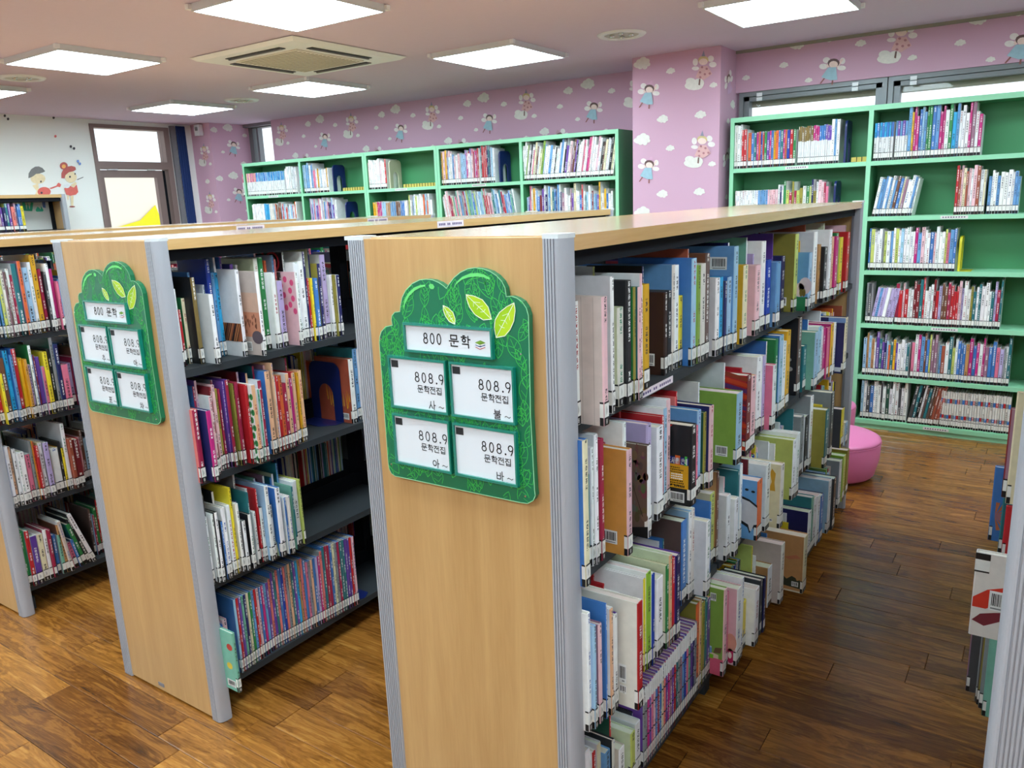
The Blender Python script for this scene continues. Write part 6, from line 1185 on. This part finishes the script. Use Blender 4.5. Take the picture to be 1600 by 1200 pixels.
        P(rect(.002, .14, .10, h*.75), L_(206, 170, 150)); P(rect(.002, .14, .055, .13), L_(200, 136, 108), 2); E(.02, .055, .025, .02, L_(96, 84, 92), 3)
        for i in range(20): E(r.uniform(.01, .1), r.uniform(.07, .12), .003, .006, L_(140, 90, 70), 3)
        B(.05, .09, .012, .04)
    elif tagname == 'petals':
        for a, c in ((.02, .20), (.05, .21), (.03, .175), (.06, .16), (.02, .15), (.035, .13), (.055, .12), (.015, .11), (.07, .19)): E(a, c, .009, .010, L_(222, 84, 130))
    elif tagname == 'target':
        for i, q in enumerate((.034, .027, .020, .012)): E(.05, h-.03, q, q, (L_(206, 60, 70), L_(30, 30, 34), L_(220, 180, 184), L_(190, 40, 56))[i], 1+i); 
        E(.11, h-.02, .028, .028, L_(206, 60, 70), 1); E(.11, h-.02, .02, .02, L_(30, 30, 34), 2)
    elif tagname == 'leaves':
        for i in range(8):
            for k in range(9): E(.008+i*.016+(k % 2)*.008, .015+k*.024, .008, .010, L_(56, 140, 80), 1); E(.010+i*.016+(k % 2)*.008, .017+k*.024, .003, .004, L_(20, 90, 50), 2)
    elif tagname == 'fire':
        for i in range(22): a = r.uniform(.005, .12); c = r.uniform(.05, .09); P([(a, c), (a+.004, c), (a+.006, c+r.uniform(.03, .07))], r.choice((L_(226, 180, 50), L_(230, 120, 40), L_(200, 170, 60))), 1+i % 3)
        B(.02, .055, .012, .035)
    elif tagname == 'bluegreen': P([(.0, .0), (.05, .0), (.05, .07), (.02, .055), (.0, .02)] if False else [(.012, 0), (.10, 0), (.10, .085), (.05, .075), (.02, .045)], L_(196, 214, 170))
    elif tagname == 'mint':
        for a, c, col in ((.02, h*.75, L_(190, 70, 60)), (.03, h*.42, L_(216, 190, 70)), (.09, h*.45, L_(200, 70, 50)), (.12, h*.82, L_(210, 110, 60)), (.07, h*.6, L_(150, 200, 160))): E(a, c, .013, .011, col)
        B(.012, .05, .012, .035)
    else: return None
    return nm, mb
def make_book(T_args, sg, case, z, y0, t, X, h, sp, cv, tg, label, group, r, lean=0.0, d=None):
    xm = XC[case]+W/2; dmax = (X-xm)*sg-.035; d = d or min(dmax, max(.11, h*r.uniform(.68, .8)))
    root = empty('book', (X, y0+t/2, z), label, 'book', group)
    c, p, l = MB(), MB(), MB(); add_book(c, p, l, tr_x(X, y0, z, sg), d, t, h, sp, cv, r, True, True, (0, 0, 0))
    c.build('cover', MAT['cover'], root); p.build('page_block', MAT['page'], root); l.build('spine_label', MAT['sticker'], root)
    if tg:
        a = art(tg, t, y0, X, sg, z, h, d, r)
        if a: tag(a[1].build(a[0], MAT['print'], root), kind='stuff')
    if lean: root.rotation_euler = (lean, 0, 0)
    return root
GRP = {3: 'books on the aisle side of the centre bookcase', 2: 'books on the aisle side of the second bookcase', 1: 'books on the left-edge bookcase'}
PALK = 'w w w gw ow pp lb sb bl rb re cr ye by mi te gn lm og pk vi lv st br bg cm nv bk dg'.split()
def filler(T_of, y0, y1, hmin, hmax, dep, r, pal=PALK, label=True, tmin=.006, tmax=.02):
    y = y0
    while True:
        t = r.uniform(tmin, tmax)
        if y+t > y1: break
        h = r.uniform(hmin, hmax); sp = r.choice(pal); stuff_book(T_of(y), dep*r.uniform(.85, 1), t, h, sp, sp if r.random() < .6 else r.choice(pal), r, label); y += t+.0006
rows = {}
for q in BOOKS: rows.setdefault((q[0], q[1]), []).append(q)
for (case, ti), Lb in rows.items():
    z = TZ[ti]; prev = .03; pX = None; ph = .2
    for n, (c_, t_, y0, t, X, h, sp, cv, ind, tg, lb) in enumerate(Lb):
        r = random.Random(case*1000+ti*100+n)
        gap = y0-prev
        if gap > .007 and not (case == 2 and gap > .08) and n:
            Xf = min(X, pX)-.03; hf = min(h, ph)
            filler(lambda y, Xf=Xf, z=z: tr_x(Xf-r.uniform(0, .01), y, z, 1), prev+.0006, y0, hf*.8, hf*.97, min(.15, Xf-XC[case]-W/2-.04), r)
        lean = 0.0
        if case == 1 and ti == 3 and n >= 8: lean = math.radians(4+(n-8)*2.2)
        if ind: make_book(None, 1, case, z, y0, t, X, h, sp, cv, tg, lb, GRP[case], r, lean)
        else: stuff_book(tr_x(X, y0, z, 1), min((X-XC[case]-W/2)-.035, h*.72), t, h, sp, cv, r, True, lean)
        prev = y0+t; pX = X; ph = h
    if case != 2:
        r = random.Random(case*77+ti)
        filler(lambda y: tr_x(XC[case]+W-.055-r.uniform(0, .02), y, z, 1), prev+.02, 2.56, .17, .24, .17, r)
    else:
        r = random.Random(case*77+ti)
        filler(lambda y: tr_x(XC[2]+W-.04-r.uniform(0, .02), y, z, 1), .92, 2.3, .17, .27, .17, r)
for case, y1 in ((3, 2.5), (2, 2.5), (1, 2.5)):
    for ti, z in enumerate(TZ):
        r = random.Random(case*991+ti)
        filler(lambda y: tr_x(XC[case]+.045+r.uniform(0, .02), y, z, -1), .05, y1, .18, .26, .17, r)
for ti, z in enumerate(TZ):
    r = random.Random(5+ti); filler(lambda y: tr_x(XC[0]+W-.045-r.uniform(0, .02), y, z, 1), .05, 2.5, .18, .26, .17, r)
r = random.Random(3)
filler(lambda y: tr_x(-6.17-r.uniform(0, .02), y, 1.42, 1), 1.1, 2.22, .19, .255, .16, r, 'yg te sa bl lb nv cr vi mv w by og'.split(), True, .012, .026)
for z in (1.09, .76): filler(lambda y: tr_x(-6.17-r.uniform(0, .02), y, z, 1), .1, 2.5, .19, .25, .16, r)
# right-edge bookcase: the few books that show past its grey post
r = random.Random(11)
def c4(y0, t, X, z, h, sp, cv, lb, d=.17): return make_book(None, -1, 4, z, y0, t, X, h, sp, cv, '', lb, 'books on the right-edge bookcase', random.Random(int(y0*1000)), 0, d)
g4 = c4(0.825, .022, 1.163, .44, .215, 'ow', 'ow', 'off-white book upside down with red figure and barcode, right-edge bookcase')
for ch in [c for c in g4.children if c.name.startswith('spine_label')]: bpy.data.objects.remove(ch)
mb = MB(); y = .825; z = .44; X = 1.163
for pts, col, lay in (([(.002, .10), (.03, .125), (.07, .14), (.12, .145), (.12, .128), (.06, .118), (.06, .095), (.03, .075), (.002, .075)], lin((212, 58, 40)), 1), ([(.004, .04), (.03, .03), (.07, .055), (.09, .08), (.05, .07), (.02, .06)], lin((120, 44, 54)), 2), ([(.06, .085), (.11, .09), (.11, .06), (.07, .065)], lin((212, 58, 40)), 1)):
    poly_on(mb, y, X, -1, [(a, z+c) for a, c in pts], col, lay)
barcode(mb, y, X, -1, .035, .085, z+.075, z+.125, r, 3); mb.build('cover_art', MAT['print'], g4)
mb = MB()
for z0, z1, col in ((.198, .214, BLK), (.17, .198, WHITE), (.166, .17, BLK)):
    pth = [(.03, -.0006), (-.0006, -.0006), (-.0006, .0226), (.03, .0226)]
    for i in range(3): A, B_ = pth[i], pth[i+1]; mb.face([(X+A[0], y+A[1], z+z0), (X+B_[0], y+B_[1], z+z0), (X+B_[0], y+B_[1], z+z1), (X+A[0], y+A[1], z+z1)], col)
mb.build('spine_label', MAT['sticker'], g4)
c4(1.015, .03, 1.205, .11, .235, 'mi', 'mi', 'mint green book at the bottom of the right-edge bookcase')
c4(1.047, .012, 1.195, .11, .24, 'gr', 'gr', 'grey book next to a mint green one, right-edge bookcase')
c4(1.061, .010, 1.189, .11, .24, 'st', 'ol', 'stone brown spined book beside the grey one, right-edge bookcase')
c4(1.073, .012, 1.185, .11, .25, 'gr', 'dg', 'grey spined charcoal book on the bottom shelf, right-edge bookcase')
c4(1.115, .012, 1.159, .11, .26, 'mv', 'dg', 'dark mauve book jutting furthest out, bottom shelf, right-edge bookcase')
c4(1.325, .014, 1.205, .44, .16, 're', 're', 'thin red book on the third shelf of the right-edge bookcase')
c4(1.355, .018, 1.195, .44, .22, 'te', 'te', 'teal book between red and blue ones, right-edge bookcase')
b4 = c4(1.445, .02, 1.165, .44, .235, 'bl', 'bl', 'blue book with orange flower jutting from the right-edge bookcase')
mb = MB(); 
for k in range(9): a = k*PI/9; poly_on(mb, 1.445, 1.165, -1, [(.012, .52), (.012+.05*math.sin(a), .52+.045*math.cos(a)), (.012+.05*math.sin(a+.22), .52+.045*math.cos(a+.22))], lin((190, 110, 70)), 1+k % 2)
mb.build('cover_art', MAT['print'], b4)
c4(0.885, .02, 1.208, .765, .27, 'cm', 'cm', 'cream book on the second shelf of the right-edge bookcase')
c4(0.925, .02, 1.198, .765, .22, 'dr', 'mv', 'dark red spined book behind the cream one, right-edge bookcase')
filler(lambda y: tr_x(1.258, y, .44, -1), .86, 1.31, .17, .19, .16, r); filler(lambda y: tr_x(1.258, y, .11, -1), .1, 1.0, .17, .22, .16, r); filler(lambda y: tr_x(1.258, y, .765, -1), .96, 2.5, .17, .22, .16, r)
filler(lambda y: tr_x(1.258, y, .11, -1), 1.14, 2.5, .17, .22, .16, r); filler(lambda y: tr_x(1.258, y, .44, -1), 1.49, 2.5, .17, .22, .16, r)
# green shelves: rows of books
for gi, (side, row, x0, x1, h0, h1, pal, mode) in enumerate(GREEN):
    r = random.Random(900+gi); z = GZ[row]; x = x0; i = 0
    while True:
        t = r.uniform(.010, .014) if mode == 1 else r.uniform(.009, .02)
        if x+t > x1: break
        k = pal[i % len(pal)] if mode in (1, 2) else r.choice(pal)
        if mode == 1 and len(pal) > 3: k = pal[min(len(pal)-1, int((x-x0)/(x1-x0)*len(pal)))]
        if k[:2] == 'S:': k = 'U:'+k[2:]
        h = r.uniform(h0, h1); le = 0.0
        if mode == 3: le = -math.radians(9)
        if mode == 4: le = math.radians(9)
        stuff_book(tr_y(x, 4.062+r.uniform(0, .012), z, ), .15, t, h, k, 'w', r, True, le); x += t+.0008; i += 1
for row, z in enumerate(GZ):
    r = random.Random(400+row); filler(lambda x: tr_y(x, 4.062+r.uniform(0, .012), z), 1.27, 2.04, .19, .27, .15, r)
o = STF.build('shelved_books', MATS3); tag(o, 'many small books standing on the green shelves and deep rows', 'books', kind='stuff')
# bookends -------------------------------------------------------------------
def arch_plate(mb, ax, a, u0, u1, z0, z1, th=.002, hole=True):
    n = 12; rr = .035; out = [(u0, z0), (u1, z0)]
    out += [(u1-rr+rr*math.cos(k*PI/2/6), z1-rr+rr*math.sin(k*PI/2/6)) for k in range(7)] + [(u0+rr-rr*math.sin(k*PI/2/6), z1-rr+rr*math.cos(k*PI/2/6)) for k in range(7)]
    if not hole: mb.prism(out, ax, a, a+th); return
    c = (u0+u1)/2; hw = (u1-u0)*.24; hz = z0+(z1-z0)*.42; ho = [(c-hw, z0+.012)] + [(c-hw*math.cos(k*PI/10), hz+hw*1.2*math.sin(k*PI/10)) for k in range(11)] + [(c+hw, z0+.012)]
    path = [(u0, z0)] + [(c-hw, z0)] + ho + [(c+hw, z0)] + out[1:]
    mb.prism(path, ax, a, a+th)
def bookend(axis, a, u0, u1, z, h, mat, label, base):
    t = empty('bookend', ((u0+u1)/2, a, z), label, 'bookend', 'metal bookends')
    mb = MB(); arch_plate(mb, 'y' if axis == 'y' else 'x', a, u0, u1, z+.001, z+h); mb.build('upright_plate', mat, t)
    return t, base
rb_ = [q for q in BOOKS if q[0] == 2 and q[1] == 1 and q[9] == 'fire'][0]
t, _ = bookend('y', rb_[2]-.006, rb_[4]-.20, rb_[4]-.045, .765, .215, MAT['navy'], 'navy metal bookend with arched cut-out beside red book, second bookcase', 0)
MB().prism([(rb_[4]-.20, rb_[2]-.075), (rb_[4]-.09, rb_[2]-.085), (rb_[4]-.045, rb_[2]-.045), (rb_[4]-.045, rb_[2]-.004), (rb_[4]-.20, rb_[2]-.004)], 'z', .7655, .767).build('base_plate', MAT['navy'], t)
lastb = [q for q in BOOKS if q[0] == 2 and q[1] == 3][-1]
t = empty('bookend', (lastb[4]-.08, lastb[2]+lastb[3]+.01, .11), 'navy bookend base past the series, bottom shelf, second bookcase', 'bookend', 'metal bookends')
MB().box(lastb[4]-.18, lastb[4]-.03, lastb[2]+lastb[3]+.002, lastb[2]+lastb[3]+.0035, .111, .26).build('upright_plate', MAT['navy'], t)
MB().prism([(lastb[4]-.15, lastb[2]+lastb[3]+.0035), (lastb[4]-.03, lastb[2]+lastb[3]+.0035), (lastb[4]-.012, lastb[2]+lastb[3]+.04), (lastb[4]-.03, lastb[2]+lastb[3]+.075), (lastb[4]-.15, lastb[2]+lastb[3]+.075)], 'z', .1105, .112).build('base_plate', MAT['navy'], t)
def g_end(x, z, h, mat, label, w=.15):
    t = empty('bookend', (x, 4.14, z), label, 'bookend', 'metal bookends'); mb = MB(); arch_plate(mb, 'x', x, 4.07, 4.07+w, z+.001, z+h, .012); mb.build('upright_plate', mat, t)
    MB().box(x+.012, x+.07, 4.07, 4.20, z+.0005, z+.002).build('base_plate', mat, t)
g_end(.138, 1.655, .25, MAT['navy'], 'dark bookend closing the top row of the right green shelf'); g_end(.092, 1.33, .22, MAT['navy'], 'dark bookend on the second row of the right green shelf')
g_end(-4.30, 1.655, .24, MAT['navy'], 'blue bookend on the top row of the leftmost green shelf'); g_end(-3.60, 1.655, .24, MAT['beige'], 'beige bookend on the single-bay green shelf'); g_end(-2.43, 1.655, .24, MAT['navy'], 'navy bookend on the top row beside the divider, shelf near column'); g_end(-4.17, 1.33, .23, MAT['navy'], 'navy bookend on the second row of the leftmost green shelf'); g_end(.80, 1.005, .2, MAT['yellow'], 'yellow bookend on the third row of the right green shelf')
for x0, x1, z, lb in ((.18, .27, 1.655, 'low yellow index box on the top row of the right green shelf'), (-4.2, -3.92, 1.655, 'low yellow index box on the leftmost green shelf'), (-3.46, -3.09, 1.655, 'low yellow index box on the single-bay green shelf')):
    t = empty('index_box', ((x0+x1)/2, 4.14, z), lb, 'index box', 'low yellow index boxes'); MB().box(x0, x1, 4.09, 4.2, z+.001, z+.03).build('box_body', MAT['ybox'], t)
    n = max(2, int((x1-x0)/.03))
    for i in range(1, n): MB().box(x0+(x1-x0)*i/n-.002, x0+(x1-x0)*i/n+.002, 4.088, 4.0898, z+.003, z+.03).build('divider_tab', MAT['dark'], t)
# ------------------------------------------------------------------ green tree signs
def sign(dx, cards, label):
    t = empty('sign_board', (dx+.27, -.008, 1.15), label, 'sign', 'green tree signs on bookcase ends')
    ol = [(x+dx, z) for x, z in SIGN['outline']]
    MB().prism(ol, 'y', -.014, -.0005).build('board', MAT['board'], t)
    # pale rim following the outline
    mb = MB(); mb.ribbon(ol, .0016, 'y', -.0146, col=lin((150, 222, 170)), closed=True); mb.build('rim_line', MAT['print'], t)
    r = random.Random(21); mb = MB(); gc = lin((74, 206, 92))
    def inside(p):
        c = False; n = len(ol); j = n-1
        for i in range(n):
            a, b = ol[i], ol[j]
            if (a[1] > p[1]) != (b[1] > p[1]) and p[0] < (b[0]-a[0])*(p[1]-a[1])/(b[1]-a[1])+a[0]: c = not c
            j = i
        return c
    for k in range(230):
        cx, cz = dx+r.uniform(.075, .47), r.uniform(.93, 1.39); ang = r.uniform(.9, 2.2)+(PI if r.random() < .3 else 0); ln = r.uniform(.03, .065); wd = ln*r.uniform(.2, .3)
        ax, az = math.cos(ang), math.sin(ang); px, pz = -az, ax
        def pt(s, q): return (cx+ax*ln*s+px*wd*q, cz+az*ln*s+pz*wd*q)
        for sd in (-1, 1):
            pl = [pt(s/6, sd*math.sin(PI*s/6)**.8) for s in range(7)]
            for a, b in zip(pl, pl[1:]):
                if inside(a) and inside(b): mb.ribbon([a, b], .0012, 'y', -.01445, col=gc)
        vein = [[pt(0, 0), pt(.85, 0)]]+[[pt(s, 0), pt(s+.16, q*.7)] for s in (.25, .5) for q in (-1, 1)]
        for a, b in vein:
            if inside(a) and inside(b): mb.ribbon([a, b], .0009, 'y', -.01445, col=gc)
    tag(mb.build('leaf_outline_print', MAT['print'], t), kind='stuff')
    for pl in SIGN['hl']:
        mb = MB(); mb.face([(x+dx, -.0149, z) for x, z in pl], lin((112, 222, 124))); mb.build('highlight', MAT['print'], t)
    for pl in SIGN['leaf']:
        q = [Vector((x+dx, z)) for x, z in pl]; tip = q[0]; end = q[5] if len(pl) == 10 else q[4]
        mb = MB(); mb.face([(p.x, -.0150, p.y) for p in q], lin((160, 202, 30)))
        half = [p for p in q[:6]]; mb.face([(p.x, -.0152, p.y) for p in half], lin((182, 214, 40)))
        mb.ribbon([tuple(p) for p in q], .0016, 'y', -.0154, col=lin((236, 246, 220)), closed=True); mb.ribbon([tuple(tip), tuple(end)], .0012, 'y', -.0155, col=lin((236, 246, 220)))
        for s_ in (.3, .5, .7):
            m = tip.lerp(end, s_); 
            for p in (q[2], q[-2]): e = m.lerp(p.lerp(end, s_*.6), .62); mb.ribbon([tuple(m), tuple(e)], .0009, 'y', -.0155, col=lin((236, 246, 220)))
        mb.build('leaf', MAT['print'], t)
    def card(x0, x1, z0, z1):
        f = MB(); e = .005; y0, y1 = -.024, -.0146
        for a, b, c, d_ in ((x0, x1, z1-e, z1), (x0, x1, z0, z0+e), (x0, x0+e*.8, z0+e, z1-e), (x1-e*.8, x1, z0+e, z1-e)): f.box(a, b, y0, y1, c, d_)
        fr = f.build('card_holder', MAT['acryl'], t)
        MB().box(x0+e*.8, x1-e*.8, -.0195, -.0185, z0+e, z1-e).build('card', MAT['paper'], fr); return fr
    x0, x1, z0, z1 = dx+.167, dx+.388, 1.2175, 1.2775
    fr = card(x0, x1, z0, z1); mb = MB()
    text(mb, '800', dx+.215, 1.238, .0150, .0205, .0024, -.0199, adv=.0172); text(mb, '문학', dx+.282, 1.2355, .0245, .0235, .0026, -.0199, adv=.028)
    for k, col in ((0, (190, 60, 70)), (1, (40, 60, 140)), (2, (120, 160, 60))):
        z = 1.2385+k*.0045; mb.face([(dx+.347, -.0199, z), (dx+.357, -.0199, z-.003), (dx+.369, -.0199, z+.0012), (dx+.359, -.0199, z+.0045)], lin((240, 240, 240))); mb.ribbon([(dx+.347, z), (dx+.357, z-.003), (dx+.369, z+.0012)], .0014, 'y', -.0201, col=lin(col))
        if k == 2: mb.face([(dx+.347, -.0202, z+.0008), (dx+.357, -.0202, z-.002), (dx+.369, -.0202, z+.002), (dx+.359, -.0202, z+.0052)], lin(col))
    tag(mb.build('lettering', MAT['print'], fr), kind='stuff')
    for (cx0, cz0), ch in zip(((.1185, 1.0945), (.2805, 1.0945), (.1185, .970), (.2805, .970)), cards):
        x0, z0 = dx+cx0, cz0; fr = card(x0, x0+.153, z0, z0+.1115); mb = MB()
        mb.face([(x0+.006, -.0199, z0+.087), (x0+.025, -.0199, z0+.087), (x0+.025, -.0199, z0+.102), (x0+.006, -.0199, z0+.102)], lin((44, 46, 50)))
        text(mb, '808.9', x0+.067, z0+.0618, .0150, .0195, .0022, -.0199, adv=.0180); text(mb, '문학전집', x0+.073, z0+.0392, .0160, .0152, .0017, -.0199, adv=.0166)
        text(mb, ch, x0+.101, z0+.0065, .0180, .0185, .0019, -.0199); text(mb, '~', x0+.127, z0+.006, .014, .016, .0014, -.0199)
        tag(mb.build('lettering', MAT['print'], fr), kind='stuff')
    for x, z in ((.098, .962), (.445, .952), (.096, 1.238), (.447, 1.232)):
        mb = MB(); mb.prism(ell(dx+x, z, .0018, .0018, 10), 'y', -.0156, -.0140); mb.build('screw', MAT['chrome'], t)
sign(XC[3], '사불아바', 'green tree-shaped shelf sign 800 on the centre bookcase end')
sign(XC[2]+.002, '추아포차', 'green tree-shaped shelf sign 800 on the second bookcase end')
# ------------------------------------------------------------------ pink stools
def stool(x, y, r_, h, label):
    t = empty('stool', (x, y, 0), label, 'stool', 'pink upholstered stools')
    MB().tube(x, y, [(r_*.86, .018), (r_*.9, .03), (r_*.985, h*.5), (r_, h-.035), (r_*.99, h-.022)], 48, cap1=False).build('body', MAT['stool'], t, smooth=True)
    MB().tube(x, y, [(r_*.985, h-.024), (r_*1.005, h-.016), (r_*.985, h-.006), (r_*.9, h+.004), (r_*.5, h+.012), (r_*.02, h+.014)], 48, cap0=True).build('seat_cushion', MAT['stool'], t, smooth=True)
    MB().tube(x, y, [(r_*1.0, h-.026), (r_*1.012, h-.0235), (r_*1.0, h-.021)], 48, cap0=False, cap1=False).build('piping', MAT['stool'], t, smooth=True)
    for k in range(4):
        a = k*PI/2+.55; MB().tube(x+r_*.75*math.cos(a), y+r_*.75*math.sin(a), [(.014, 0), (.018, .02)], 12).build('foot', MAT['foot'], t)
stool(.372, 3.075, .235, .225, 'round pink stool just past the centre bookcase')
stool(.19, 3.60, .19, .26, 'second pink stool mostly hidden behind the first')
